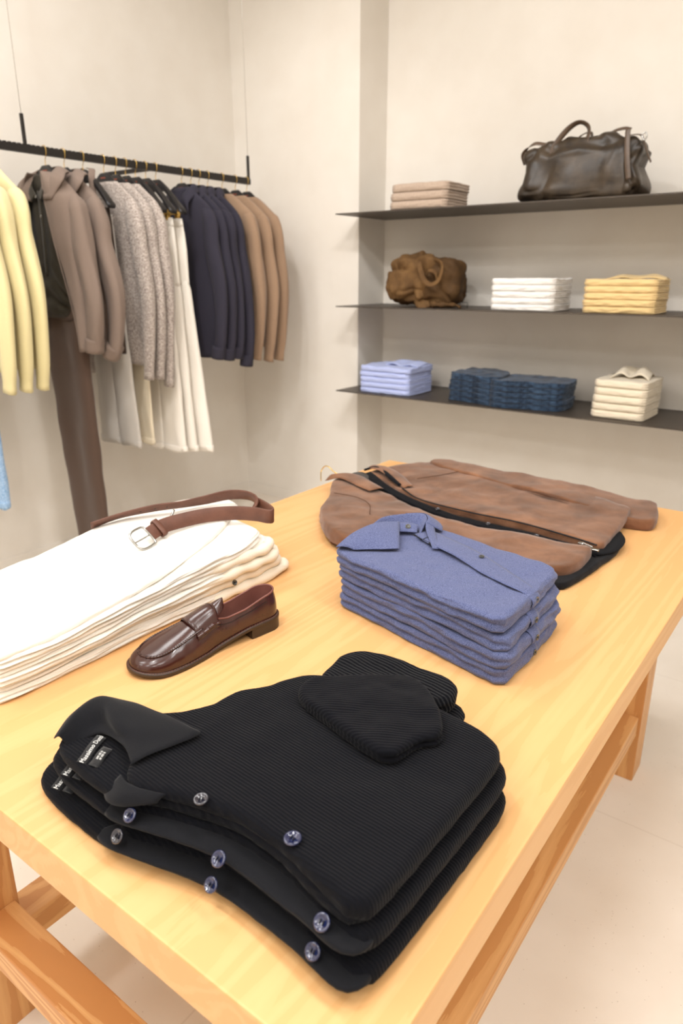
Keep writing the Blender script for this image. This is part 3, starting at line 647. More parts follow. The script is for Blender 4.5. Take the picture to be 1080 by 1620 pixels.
# ---------------------------------------------------------------- loafer
def loafer():
    root = thing('loafer', 'glossy dark brown leather penny loafer on the pine tabletop', 'shoe', (-0.878, 0.77, TT))
    L = 0.302; hc = Vector((-0.850, 0.925, TT+0.0005)); ax = Vector((-0.064, -0.293, 0)).normalized(); sx = Vector((ax.y, -ax.x, 0))*1.0   # sx: shoe's side, pointing -X
    def W(s, u, z): return hc+ax*s+sx*u+Vector((0,0,z))
    keys = [0, .01, .03, .07, .11, .15, .19, .22, .25, .275, .292, .302]
    wl_ = [0, .018, .0285, .032, .0305, .032, .042, .0475, .0485, .041, .026, 0]
    def hw(s, side):
        w = np.interp(s, keys, wl_)
        if s > 0.24: w = 0.0488*math.sqrt(max(0, 1-((s-0.24)/(L-0.24))**2.3))
        if s < 0.035: w = 0.0300*math.sqrt(max(0, 1-((0.035-s)/0.035)**2.2))
        return w*(1+0.05*side*math.sin(PI*s/L))
    N = 72
    ss = [L*(0.5-0.5*math.cos(PI*i/N)) for i in range(N+1)]
    # smooth outline closed: right side heel->toe then left side toe->heel
    def outline(grow=0.0):
        pts = []
        for s in ss: pts.append((s, (hw(s, 1))))
        for s in ss[::-1][1:-1]: pts.append((s, -(hw(s, -1))))
        P = np.array(pts)
        for _ in range(6): P = 0.5*P+0.25*(np.roll(P,1,0)+np.roll(P,-1,0))
        t = np.roll(P,-1,0)-np.roll(P,1,0); t /= np.maximum(np.linalg.norm(t,axis=1,keepdims=True),1e-9)
        n = np.stack([-t[:,1], t[:,0]],1)
        if np.sum(n*(P-P.mean(0))) < 0: n = -n
        return P+n*grow, n
    O, On = outline()
    zb = lambda s: np.interp(s, [0,.08,.12,.17,.22,.27,.302], [.020,.018,.010,.001,0,.001,.006])
    # outsole
    mb = MB(); O1, _ = outline(0.0045)
    rings = [[W(s, u, zb(s)+h) for s, u in Og] for Og, h in ((outline(0.002)[0],0.0),(O1,0.001),(O1,0.0065),(outline(0.003)[0],0.0078))]
    loft(mb, rings); mb.build('outsole', M['sole'], root)
    mb = MB()
    hl = [(s, u) for s, u in outline(0.0035)[0] if s < 0.078]; 
    r_ = [q for q in hl if q[1] >= 0]; l_ = [q for q in hl if q[1] < 0]; r_.sort(); l_.sort(reverse=True); hl = r_+l_
    loft(mb, [[W(s, u, 0) for s, u in hl], [W(s, u, zb(s)+0.0015) for s, u in hl]]); mb.build('heel', M['sole'], root, False)
    # welt stitching
    mb = MB(); Os, _ = outline(0.0022)
    for k in range(0, len(Os), 1):
        a = Os[k]; c = Os[(k+1) % len(Os)]
        m1 = a*0.85+c*0.15; m2 = a*0.3+c*0.7
        tube(mb, [W(m1[0], m1[1], zb(m1[0])+0.0083), W(m2[0], m2[1], zb(m2[0])+0.0083)], 0.0006, 5)
    mb.build('welt_stitching', M['lining'], root)
    # inner curve: topline at the back, apron seam at the front
    TH = 0.150          # throat position
    def inner(s_o, u_o):
        q = s_o/L; sg = 1 if u_o >= 0 else -1
        s = 0.006+s_o*0.96
        w = abs(u_o)
        if s_o < TH:
            ww = w*np.interp(s_o, [0,.04,.10,TH], [0.86,0.80,0.80,0.72]); z = np.interp(s_o, [0,.03,.08,.12,TH], [.066,.062,.050,.050,.060])
        else:
            ww = w*np.interp(s_o, [TH,.19,.25,L], [0.72,0.66,0.68,0.70]); z = np.interp(s_o, [TH,.18,.21,.25,.285,L], [.060,.052,.045,.037,.030,.027])
            s = min(s, s_o-0.018*max(0,(s_o-0.2)/0.1)**1.5)
        return s, sg*ww, z
    R = []
    for a, bul in ((0.0,0.0),(0.12,0.10),(0.3,0.22),(0.5,0.26),(0.7,0.2),(0.85,0.11),(1.0,0.0)):
        ring = []
        for (s, u), n in zip(O, On):
            si, ui, zi = inner(s, u); z0 = zb(s)+0.0075
            S = s+(si-s)*a; U = u+(ui-u)*a; Z = z0+(zi+zb(s)*0.6-z0)*a
            g = bul*0.016*(1.0 if s > 0.1 else 0.6)
            cre = 0.0007*math.sin(s*260)*math.exp(-((s-0.215)/0.03)**2)*math.sin(PI*a)
            ring.append(W(S+n[0]*(g+cre), U+n[1]*(g+cre), Z+bul*0.010*(s > 0.14)))
        R.append(ring)
    mb = MB(); loft(mb, R, False)
    # inside lining
    up = mb.build('upper', M['loafer'], root)
    mod = up.modifiers.new('s', 'SUBSURF'); mod.levels = 1; mod.render_levels = 1
    mb = MB(); R2 = []
    for a in (0, 0.5, 1.0):
        ring = []
        for (s, u), n in zip(O, On):
            si, ui, zi = inner(s, u)
            sh_ = 0.0025+0.0035*a*0
            ring.append(W(si-n[0]*sh_, ui-n[1]*sh_+(u*0.8-ui)*a*0.6, zi+zb(s)*0.6-0.0003-(zi-0.016)*a))
        R2.append(ring)
    loft(mb, R2, False); ln = mb.build('lining', M['lining'], root)
    # rim piping along the topline
    idx = [k for k, (s, u) in enumerate(O) if s < TH+0.004]; rim = [Vector(R[-1][k]) for k in idx]
    right = sorted([(O[k][0], Vector(R[-1][k])) for k in idx if O[k][1] >= 0], key=lambda q: -q[0]); left = sorted([(O[k][0], Vector(R[-1][k])) for k in idx if O[k][1] < 0], key=lambda q: q[0])
    mb = MB(); tube(mb, [p for _, p in right]+[p for _, p in left], 0.0019, 8); mb.build('topline_binding', M['lining'], root)
    # insole
    mb = MB(); rows = []
    for f_ in (-1,-.5,0,.5,1): rows.append([tuple(W(s, f_*hw(s,0)*0.80, 0.0185+zb(s)*0.6+0.003*abs(f_))) for s in (0.008,0.03,0.07,0.11,0.15,0.19)])
    sheet(mb, rows, 26, 12, 0.002); mb.build('insole', M['insole'], root)
    # apron (vamp plug) with raised edge, reaching back as a tongue
    so_t = np.linspace(TH, L, 200); si_t = np.array([min(0.006+q*0.955 if q < 0 else q, q-0.018*max(0,(q-0.2)/0.1)**1.5) for q in so_t])
    so_of = lambda s: float(np.interp(s, si_t, so_t))
    def fw(s):   # half width of apron
        si = []
        s_o = so_of(s)
        return hw(s_o, 0)*np.interp(s_o, [TH,.19,.25,L], [0.72,0.66,0.68,0.70])
    def fz(s):
        s_o = so_of(s)
        return np.interp(s_o, [TH,.18,.21,.25,.285,L], [.060,.052,.045,.037,.030,.027])+zb(s_o)*0.6
    st = [.116,.122,.130,.142,.155,.17,.185,.20,.215,.23,.245,.256,.265,.272,.277,.2805,.2828]
    mb = MB(); v = []; f = []; nu = 17
    for i, s in enumerate(st):
        for j in range(nu):
            a = -1+2*j/(nu-1)
            if s < 0.155:   # tongue narrows to a rounded end and rises
                k = (0.155-s)/0.040; w_ = fw(0.155)*math.sqrt(max(0.02, 1-k**2.2)); z = fz(0.155)+0.016*k**0.8+0.012*(1-a*a)
                z -= 0.004*abs(a)**3*k
            else:
                w_ = fw(s)*1.02; dome = np.interp(s, [.155,.2,.25,.2828], [0.014,0.0085,0.006,0.001]); z = fz(s)+0.0012+dome*(1-abs(a)**2.4)
            v.append(W(s, a*w_, z))
    for i in range(len(st)-1):
        for j in range(nu-1): f.append((i*nu+j, i*nu+j+1, (i+1)*nu+j+1, (i+1)*nu+j))
    vm = mobj('vamp', v, f, M['loafer'], root)
    vm.modifiers.new('t', 'SOLIDIFY').thickness = 0.0018; vm.modifiers['t'].offset = -1
    mod = vm.modifiers.new('s', 'SUBSURF'); mod.levels = 1; mod.render_levels = 2
    # apron seam ridge + puckered stitches
    edge = [W(s, fw(s)*1.03, fz(s)+0.0008) for s in np.linspace(.175, .2832, 30)]+[W(s, -fw(s)*1.03, fz(s)+0.0008) for s in np.linspace(.2832, .175, 30)]
    mb = MB(); tube(mb, edge, 0.0017, 8); mb.build('apron_seam', M['loafer'], root)
    mb = MB()
    e2 = cr([tuple(p) for p in edge], 100)
    for p in e2[::2]:
        p = Vector(p); c = W(0.22, 0, 0.05); o_ = (p-c); o_.z = 0; o_.normalize()
        tube(mb, [p-o_*0.0022+Vector((0,0,0.0014)), p+Vector((0,0,0.0019)), p+o_*0.0028-Vector((0,0,0.0004))], 0.0006, 5)
    mb.build('apron_stitching', M['stitch'], root)
    # saddle strap with slot
    mb = MB(); rows = []
    for s in (.141,.155,.172,.189):
        row = []
        wS = fw(max(s, .156)); zS = fz(max(s, .156))
        for a in (-1.28,-1.12,-0.85,-0.5,0,0.5,0.85,1.12,1.28):
            dome = np.interp(s, [.141,.189], [0.0175,0.0115])
            z = zS+0.0035+dome*(1-min(1, abs(a))**2.4) if abs(a) <= 1 else zS+0.0035-(abs(a)-1)*0.055
            bow = 0.010*(1-min(1, abs(a))**2)*(1 if s > .16 else -0.5)
            w2 = 1.0 if s > 0.15 else 1.0
            row.append(tuple(W(s+bow*0.6+(0.012 if abs(a) > 1.2 else 0)*0, a*wS, z)))
        rows.append(row)
    sheet(mb, rows, 40, 14, 0.0022); st_ = mb.build('saddle_strap', M['loafer'], root)
    mb = MB()
    pts = [W(.167+0.003*(1-(a/0.45)**2), a*fw(.17), fz(.17)+0.0035+0.0145*(1-abs(a)**2.4)+0.0009) for a in np.linspace(-.42,.42,9)]
    tube(mb, pts, 0.0011, 6); 
    for s_, k_ in ((.144,-.3),(.190,.6)):
        for a in np.linspace(-.9,.9,34):
            z = lambda a: fz(max(s_,.156))+0.0035+np.interp(s_, [.141,.189],[0.0175,0.0115])*(1-abs(a)**2.4)+0.0012
            bw = lambda a: 0.010*(1-a*a)*(k_)
            tube(mb, [W(s_-0.0022*(1 if k_>0 else -1)+bw(a), a*fw(max(s_,.156)), z(a)), W(s_-0.0022*(1 if k_>0 else -1)+bw(a+.03), (a+.03)*fw(max(s_,.156)), z(a+.03))], 0.0005, 4)
    mb.build('strap_stitching', M['stitch'], st_)
    # side beef-roll at strap ends
    mb = MB()
    for sg in (-1, 1):
        mb = MB()
        rp = [W(s, sg*fw(max(s,.156))*1.24, fz(max(s,.156))-0.004+0.0) for s in np.linspace(.140,.190,9)]
        tube(mb, rp, 0.004, 10, 30, rfun=lambda u: 0.0042*(1+0.16*math.sin(u*2*PI*4))*(0.6+0.4*math.sin(PI*min(max(u,0.05),0.95))), flat=0.8)
        mb.build('rolled_seam', M['loafer'], root)
    # side seam lines
    mb = MB()
    for sg in (-1, 1):
        k0 = [k for k, (s, u) in enumerate(O) if u*sg > 0]
        line = sorted([(O[k][0], Vector(R[5][k])*0.55+Vector(R[4][k])*0.45) for k in k0 if 0.03 < O[k][0] < 0.145])
        pts = [p+Vector((0,0,0)) for _, p in line]
        n_ = len(pts); off = [p+ (sx*sg)*0.0012 for p in pts]
        if n_ > 3: tube(mb, off, 0.0006, 5)
    mb.build('side_stitching', M['stitch'], root)
    mb = MB(); k = int(np.argmin(O[:,0])); pp = [Vector(r[k])-ax*0.0006 for r in R]
    tube(mb, [tuple(q) for q in pp[2:]], 0.0012, 6, 20, rfun=lambda u: 0.0013*(1+0.4*math.sin(u*40))); mb.build('heel_seam', M['loafer'], root)
loafer()

# ---------------------------------------------------------------- suede jacket laid out over a black knit
kn = thing('knit_cardigan', 'black fine knit cardigan lying inside the open suede jacket', 'cardigan', (-0.85, 1.65, TT))
ko = [(-1.25,1.70),(-1.24,1.80),(-1.18,1.86),(-1.05,1.86),(-0.80,1.82),(-0.58,1.80),(-0.46,1.80),(-0.425,1.775),(-0.405,1.72),(-0.402,1.66),(-0.41,1.60),(-0.418,1.50),(-0.436,1.40),(-0.446,1.392),(-0.475,1.405),(-0.50,1.44),(-0.60,1.50),(-0.80,1.50),(-1.0,1.55),(-1.15,1.62)]
pillow(MB_ := MB(), ko, TT+0.0005, 0.018, r=0.005, smooth=1, res=0.010, wr=0.003, wsc=12, seed=5, edge=0.002, K=8); MB_.build('body', M['black_knit'], kn)
mb = MB(); sheet(mb, [[(-0.425,1.60,0.872),(-0.40,1.66,0.870),(-0.402,1.74,0.870),(-0.43,1.80,0.871)],[(-0.50,1.60,0.872),(-0.47,1.66,0.872),(-0.47,1.74,0.872),(-0.48,1.80,0.872)]], 12, 6, 0.006, 0.001); mb.build('hem_band', M['black_rib3'], kn)
# visible plackets with buttons, neck edge
mb = MB(); sheet(mb, [[(-1.225,1.815,0.900),(-1.17,1.775,0.899),(-1.08,1.722,0.891),(-0.95,1.668,0.886),(-0.80,1.632,0.882),(-0.66,1.632,0.880),(-0.50,1.625,0.877),(-0.43,1.612,0.872)],
                      [(-1.245,1.785,0.893),(-1.18,1.748,0.892),(-1.09,1.700,0.885),(-0.95,1.640,0.880),(-0.80,1.605,0.877),(-0.66,1.605,0.875),(-0.50,1.600,0.873),(-0.43,1.590,0.870)]], 60, 8, 0.005, 0.0008); mb.build('placket', M['black_rib2'], kn)
mb = MB(); tube(mb, [(-1.265,1.835,0.895),(-1.235,1.85,0.905),(-1.19,1.83,0.907),(-1.13,1.785,0.904),(-1.07,1.745,0.898)], 0.009, 10, 30, rfun=lambda u: 0.008*(0.5+0.5*math.sin(PI*(0.12+0.76*u))), flat=0.6); mb.build('neckband', M['black_rib2'], kn)
for x, y, z in ((-0.88,1.638,0.888),(-0.72,1.620,0.8835),(-0.585,1.614,0.882)): button(kn, (x, y, z), (0,-0.25,1), 0.0065, M['btn_dark'])
hk = thing('coat_hanger', 'coat hanger with brass hook showing at the collar of the suede jacket', 'hanger', (-1.27, 1.76, TT))
mb = MB(); tube(mb, [(-1.255,1.765,0.882),(-1.285,1.745,0.890),(-1.312,1.735,0.902),(-1.338,1.738,0.915),(-1.358,1.742,0.912),(-1.366,1.735,0.897),(-1.352,1.715,0.884),(-1.34,1.70,0.877)], 0.0017, 8, 50); mb.build('hook', M['brass'], hk)
mb = MB(); sheet(mb, [[(-1.27,1.735,0.890),(-1.245,1.74,0.893),(-1.185,1.728,0.890)],[(-1.275,1.79,0.893),(-1.25,1.80,0.897),(-1.19,1.785,0.894)]], 10, 6, 0.008); mb.build('bar', M['plate'], hk)
j = thing('suede_jacket', 'brown suede zip jacket laid open across the far end of the table', 'jacket', (-0.85, 1.68, TT))
fo = [(-1.255,1.84),(-1.235,1.89),(-1.20,1.99),(-1.165,2.06),(-1.12,2.095),(-1.045,2.08),(-0.932,2.06),(-0.819,2.06),(-0.649,2.045),(-0.50,1.975),(-0.460,1.955),(-0.448,1.95),(-0.444,1.93),(-0.438,1.85),(-0.432,1.76),(-0.428,1.66),(-0.428,1.634),(-0.434,1.628),(-0.50,1.644),(-0.651,1.668),(-0.796,1.664),(-0.954,1.672),(-1.053,1.722),(-1.15,1.785),(-1.22,1.82)]
fold = lambda x, y: 0.008*math.exp(-((y-(1.99-0.22*(x+1.1)))/0.03)**2)*(1 if -1.15 < x < -0.6 else 0)
pillow(MB_ := MB(), fo, TT+0.018, 0.021, r=0.004, res=0.010, smooth=1, wr=0.006, wsc=8, seed=1, edge=0.002, K=8, edge_drop=0.003,
       tf=lambda x, y: 1+0.25*max(0, min(1, (y-1.75)/0.2))); MB_.build('far_front', M['suede'], j)
no = [(-1.290,1.70),(-1.275,1.745),(-1.235,1.758),(-1.18,1.735),(-1.122,1.700),(-1.052,1.675),(-0.97,1.625),(-0.885,1.592),(-0.794,1.566),(-0.653,1.582),(-0.55,1.592),(-0.452,1.599),(-0.440,1.598),(-0.436,1.57),(-0.434,1.50),(-0.444,1.45),(-0.475,1.42),(-0.611,1.379),(-0.757,1.323),(-0.88,1.285),(-0.977,1.290),(-1.062,1.345),(-1.145,1.45),(-1.21,1.58),(-1.265,1.65)]
pillow(MB_ := MB(), no, TT+0.016, 0.024, r=0.005, res=0.010, smooth=1, wr=0.007, wsc=8, seed=7, edge=0.002, K=8, edge_drop=0.004,
       tf=lambda x, y: 1+0.45*math.exp(-((x+1.05)/0.13)**2)*max(0, min(1, (1.62-y)/0.15))); MB_.build('near_front', M['suede'], j)
# sleeves
so = [(-1.16,2.04),(-1.12,2.10),(-1.05,2.105),(-0.943,2.085),(-0.825,2.085),(-0.655,2.072),(-0.53,2.082),(-0.41,2.082),(-0.385,2.0),(-0.372,1.915),(-0.40,1.895),(-0.452,1.885),(-0.60,1.90),(-0.766,1.935),(-0.966,1.985)]
pillow(MB_ := MB(), so, TT+0.0295, 0.022, r=0.008, res=0.010, smooth=1, wr=0.005, wsc=9, seed=13, edge=0.002, K=10,
       zf=lambda x, y: -0.029*max(0, min(1, (x+0.62)/0.15)), tf=lambda x, y: 1+0.55*max(0, min(1, (x+0.62)/0.15))); MB_.build('sleeve', M['suede'], j)
so2 = [(-1.205,1.60),(-1.185,1.50),(-1.12,1.41),(-1.04,1.335),(-0.97,1.288),(-0.90,1.275),(-0.85,1.30),(-0.95,1.33),(-1.03,1.40),(-1.10,1.50),(-1.17,1.60)]
pillow(MB_ := MB(), so2, TT+0.0005, 0.036, r=0.017, res=0.010, wr=0.004, wsc=9, seed=23, edge=0.003, K=12); MB_.build('sleeve', M['suede'], j)
mb = MB(); sheet(mb, [[(-1.285,1.725,0.893),(-1.24,1.764,0.897),(-1.16,1.728,0.896),(-1.10,1.70,0.893)],[(-1.298,1.70,0.905),(-1.25,1.735,0.906),(-1.16,1.700,0.903),(-1.10,1.675,0.899)],[(-1.300,1.67,0.890),(-1.255,1.69,0.901),(-1.17,1.66,0.8995),(-1.115,1.645,0.897)]], 24, 10, 0.003, 0.001); mb.build('collar', M['suede'], j)
mb = MB(); sheet(mb, [[(-1.262,1.845,0.898),(-1.20,1.822,0.908),(-1.13,1.780,0.902),(-1.05,1.735,0.895)],[(-1.257,1.87,0.905),(-1.195,1.85,0.912),(-1.12,1.80,0.906),(-1.045,1.75,0.898)],[(-1.235,1.905,0.898),(-1.17,1.87,0.903),(-1.10,1.82,0.900),(-1.035,1.765,0.897)]], 24, 10, 0.003, 0.001); mb.build('collar', M['suede'], j)
# seam lines, pocket welts
M['suede_dark'] = plain('suede seam', lin(84,54,36), 0.9)
mb = MB()
tube(mb, [(-1.0,1.99,0.8985),(-1.03,1.90,0.900),(-1.06,1.83,0.901)], 0.0012, 6, 20)
tube(mb, [(-1.18,1.56,0.8995),(-1.10,1.56,0.901),(-1.03,1.52,0.904),(-0.98,1.45,0.905)], 0.0012, 6, 30); mb.build('seam', M['suede_dark'], j)
mb = MB(); tube(mb, [(-0.74,1.915,0.900),(-0.69,1.905,0.9025),(-0.64,1.89,0.9025),(-0.60,1.885,0.900)], 0.006, 8, 20, rfun=lambda u: 0.0065*math.sin(PI*(0.08+0.84*u)), flat=0.5); mb.build('pocket_welt', M['suede_dark'], j)
# zip tape and slider
mb = MB(); tube(mb, [(-1.05,1.725,0.897),(-0.954,1.672,0.893),(-0.796,1.658,0.891),(-0.651,1.662,0.890),(-0.50,1.640,0.888),(-0.44,1.628,0.886)], 0.0022, 6, 60); mb.build('zip_tape', M['thread'], j)
mb = MB(); mb.box(-0.478,-0.462,1.601,1.613,0.888,0.893,0.0015); mb.box(-0.452,-0.424,1.588,1.600,0.884,0.889,0.0015)
tube(mb, [(-0.470,1.606,0.893),(-0.455,1.60,0.8925),(-0.440,1.594,0.892)], 0.0022, 8, 10); mb.build('zip_slider', M['chrome'], j)

# ---------------------------------------------------------------- shelf stacks
def stack(n, x0, x1, y0, y1, zb_, T, m, name, labels, cat, group, wr=0.0015, rot=0.0, seed=0, gdepth=0.9, tops=None, res=0.012, r=None, sway=0.004, edge=0.003):
    out = []
    for k in range(n):
        rr = random.Random(seed*31+k); dx = rr.uniform(-1,1)*sway+(k*0.0012); dy = rr.uniform(-1,1)*sway*0.7
        cx, cy = (x0+x1)/2, (y0+y1)/2
        o = [(x0,y0+0.008),(x0+0.008,y0),((x0+x1)/2,y0-0.001),(x1-0.008,y0),(x1,y0+0.006),(x1+0.002,(y0+y1)/2),(x1,y1-0.02),(x1-0.02,y1),((x0+x1)/2,y1+0.004),(x0+0.02,y1),(x0,y1-0.02)]
        c, s = math.cos(rot), math.sin(rot)
        o = [((x-cx)*c-(y-cy)*s+cx+dx, (x-cx)*s+(y-cy)*c+cy+dy) for x, y in o]
        z = zb_+0.0005+k*T
        t = thing(name, labels[n-1-k], cat, (cx, cy, z), group)
        last = k == n-1
        pillow(mb := MB(), o, z, T-0.001, r=r or T*0.40, res=res, smooth=1, wr=wr*(2.0 if last else 0.5), wsc=14, seed=seed+k*3.3, edge=edge, esc=30,
               ngr=2, groove=lambda nx, ny: gdepth if nx > 0.45 else (0.0 if ny < -0.3 else 0.3), K=14, gw=0.12)
        mb.build('folded_body', m, t); out.append(t)
    return out
def seq(desc, n, low):
    pos = {3: ['topmost of three', 'middle of three', 'lowest of three'], 4: ['topmost of four', 'second from top of four', 'third from top of four', 'lowest of four'],
           5: ['topmost of five', 'second from top of five', 'middle one of five', 'second from bottom of five', 'lowest of five']}[n]
    return [desc+', '+p+'' for i, p in enumerate(pos)]
a = stack(3, -2.19, -1.845, 3.37, 3.66, SZ[0], 0.0415, M['beige_knit'], 'folded_sweater', seq('beige knit sweater folded on the top shelf', 3, 'shelf'), 'sweater', 'beige sweaters on the top shelf', seed=1, r=0.016, rot=0.02)
stack(5, -1.60, -1.26, 3.40, 3.68, SZ[1], 0.0305, M['s_white'], 'folded_tshirt', seq('white folded shirt on the middle shelf', 5, 'shelf'), 'shirt', 'white shirts on the middle shelf', seed=2, wr=0.002, edge=0.005)
ys = stack(5, -1.135, -0.80, 3.40, 3.68, SZ[1], 0.0300, M['s_yellow'], 'folded_shirt', seq('butter yellow folded shirt on the middle shelf', 5, 'shelf'), 'shirt', 'yellow shirts on the middle shelf', seed=3, wr=0.002, edge=0.005)
bs = stack(5, -2.40, -2.05, 3.395, 3.70, SZ[2], 0.0310, M['s_blue'], 'folded_shirt', seq('pale blue folded shirt on the lowest shelf', 5, 'shelf'), 'shirt', 'pale blue shirts on the lowest shelf', seed=4, wr=0.003, edge=0.004)
cs = stack(5, -1.04, -0.782, 3.415, 3.72, SZ[2], 0.0365, M['s_cream'], 'folded_shirt', seq('cream folded shirt on the lowest shelf', 5, 'shelf'), 'shirt', 'cream shirts on the lowest shelf', seed=5, wr=0.002, rot=-0.03, edge=0.003)
# top garments: soft humps and collars
def collar_hump(t, c, w, d, h, m, seed):
    mb = MB(); x, y, z = c
    sheet(mb, [[(x-w,y-d,z),(x-w*.5,y-d*.8,z+h*.5),(x,y-d*.9,z+h*.15),(x+w*.5,y-d*.8,z+h*.45),(x+w,y-d,z)],
               [(x-w*.9,y-d*.2,z+h*.2),(x-w*.55,y,z+h),(x-w*.1,y-d*.1,z+h*.25),(x+w*.4,y,z+h*1.05),(x+w*.9,y-d*.1,z+h*.3)],
               [(x-w*.8,y+d*.5,z+h*.3),(x-w*.4,y+d*.5,z+h*.9),(x,y+d*.6,z+h*.8),(x+w*.4,y+d*.6,z+h*.95),(x+w*.85,y+d*.4,z+h*.35)],
               [(x-w*.7,y+d,z),(x-w*.4,y+d,z+h*.2),(x,y+d,z+h*.3),(x+w*.4,y+d,z+h*.2),(x+w*.8,y+d,z)]], 28, 18, 0.006, 0.003, 18)
    return mb.build('collar', m, t)
collar_hump(cs[-1], (-0.895,3.60,SZ[2]+0.182), 0.09, 0.09, 0.045, M['s_cream'], 1)
collar_hump(ys[-1], (-0.93,3.60,SZ[1]+0.149), 0.14, 0.08, 0.018, M['s_yellow'], 2)
collar_hump(bs[-1], (-2.16,3.58,SZ[2]+0.154), 0.12, 0.10, 0.020, M['s_blue'], 3)
# jeans, each pair: two folded halves side by side
jl = seq('dark blue jeans folded on the lowest shelf', 5, 'shelf')
for k in range(5):
    z = SZ[2]+0.0005+k*0.0285; rr = random.Random(80+k)
    t = thing('folded_jeans', jl[4-k], 'jeans', (-1.5, 3.55, z), 'dark jeans on the lowest shelf')
    dx = rr.uniform(-.01,.01)
    o1 = [(-1.835+dx,3.47),(-1.82+dx,3.445),(-1.70,3.425),(-1.60,3.405),(-1.555,3.39),(-1.50,3.42),(-1.52,3.60),(-1.60,3.72),(-1.78,3.74),(-1.83,3.70)]
    o2 = [(-1.57,3.42),(-1.54+dx*.5,3.375),(-1.48,3.372),(-1.38,3.40),(-1.28,3.415),(-1.20,3.435),(-1.175+dx,3.46),(-1.178+dx,3.62),(-1.20,3.70),(-1.40,3.72),(-1.55,3.68)]
    hz = 0.010 if k == 4 else 0.0
    pillow(mb := MB(), o1, z, 0.0275+hz, r=0.013, res=0.012, wr=0.006 if k == 4 else 0.002, wsc=12, seed=k*2.2, edge=0.006, esc=22, ngr=2, groove=lambda nx, ny: 0.8, K=14, gw=0.13)
    mb.build('waist_half', M['denim'], t)
    pillow(mb := MB(), o2, z, 0.0265, r=0.012, res=0.012, wr=0.004 if k == 4 else 0.002, wsc=12, seed=k*2.2+9, edge=0.006, esc=22, ngr=2, groove=lambda nx, ny: 0.8, K=14, gw=0.13)
    mb.build('leg_half', M['denim'], t)

# ---------------------------------------------------------------- bags
def blob(mb, c, rx, ry, rz, ex=0.45, ez=0.5, amp=0.01, sc_=7, seed=0, nu=72, nv=44, shape=None, ridge=0.0):
    """soft bag body: rounded box whose skin is creased"""
    rings = []
    def sp(a, e): return math.copysign(abs(a)**e, a)
    for i in range(1, nv):
        ph = -PI/2+PI*i/nv; rg = []
        for k in range(nu):
            th = 2*PI*k/nu
            x = sp(math.cos(ph), ez)*sp(math.cos(th), ex); y = sp(math.cos(ph), ez)*sp(math.sin(th), ex); z = sp(math.sin(ph), ez)
            p = Vector((x*rx, y*ry, z*rz))
            if shape: p = Vector(shape(p.x, p.y, p.z))
            n = Vector((x/rx, y/ry, z/rz)).normalized()
            q = p*sc_+Vector((seed,seed,seed))
            w = noise.noise(q+Vector((noise.noise(q*0.7)*1.5,0,noise.noise(q*0.9+Vector((4,4,4))))))
            d = amp*(w+0.5*noise.noise(q*2.3)) - ridge*max(0, 1-abs(noise.noise(q*0.7+Vector((9,2,5))))*7) - 0.6*ridge*max(0, 1-abs(noise.noise(q*1.3+Vector((1,7,3))))*7)
            p = p+n*d
            if p.z < -rz*0.985: p.z = -rz*0.985
            rg.append(Vector(c)+p)
        rings.append(rg)
    return loft(mb, rings, True)
lb = thing('travel_bag', 'dark brown glossy leather holdall on the top shelf', 'bag', (-1.23, 3.55, SZ[0]))
def lshape(x, y, z):
    t = (z+0.115)/0.23
    y2 = y*(1-0.45*max(0, t-0.35)); x2 = x*(1.0-0.03*t)+0.0
    z2 = z-0.022*max(0, (abs(x2)/0.28))**2*(t > 0.5)*(t)
    x2 += 0.018*math.sin(t*7+1)*(abs(x)/0.28)*(1 if x > 0 else -1)
    return (x2, y2, z2)
mb = MB(); blob(mb, (-1.225,3.55,SZ[0]+0.134), 0.272, 0.125, 0.137, 0.35, 0.34, 0.024, 7, 3, 120, 70, lshape, 0.016); mb.build('body', M['bag_leather'], lb)
mb = MB(); band(mb, [(-1.36,3.47,SZ[0]+0.19),(-1.345,3.475,SZ[0]+0.245),(-1.30,3.49,SZ[0]+0.305),(-1.25,3.495,SZ[0]+0.33),(-1.205,3.49,SZ[0]+0.305),(-1.20,3.475,SZ[0]+0.255),(-1.215,3.465,SZ[0]+0.20)], [(1,.6,.1),(1,.6,-.2),(.6,.8,-.6),(0,.9,-.5),(-.6,.8,-.6),(-1,.6,-.2),(-1,.6,0.1)], 0.026, 0.005, 50); mb.build('handle', M['strap_leather'], lb)
mb = MB(); band(mb, [(-1.34,3.62,SZ[0]+0.19),(-1.31,3.60,SZ[0]+0.25),(-1.26,3.56,SZ[0]+0.285),(-1.21,3.55,SZ[0]+0.29),(-1.225,3.60,SZ[0]+0.24),(-1.24,3.62,SZ[0]+0.19)], [(0,1,.3)]*6, 0.022, 0.005, 50); mb.build('handle', M['strap_leather'], lb)
mb = MB(); band(mb, [(-1.505,3.52,SZ[0]+0.18),(-1.51,3.50,SZ[0]+0.225),(-1.46,3.50,SZ[0]+0.262),(-1.40,3.50,SZ[0]+0.255),(-1.34,3.53,SZ[0]+0.262)], [(.8,.8,.2),(.6,.8,-.2),(0,.6,.8),(0,.6,.8),(0,.6,.8)], 0.018, 0.004, 40); mb.build('shoulder_strap', M['strap_leather'], lb); mb = MB()
band(mb, [(-1.16,3.50,SZ[0]+0.235),(-1.10,3.50,SZ[0]+0.275),(-1.05,3.50,SZ[0]+0.285),(-1.02,3.50,SZ[0]+0.278)], [(0,.7,.7)]*4, 0.018, 0.004, 30); mb.build('shoulder_strap', M['strap_leather'], lb); mb = MB()
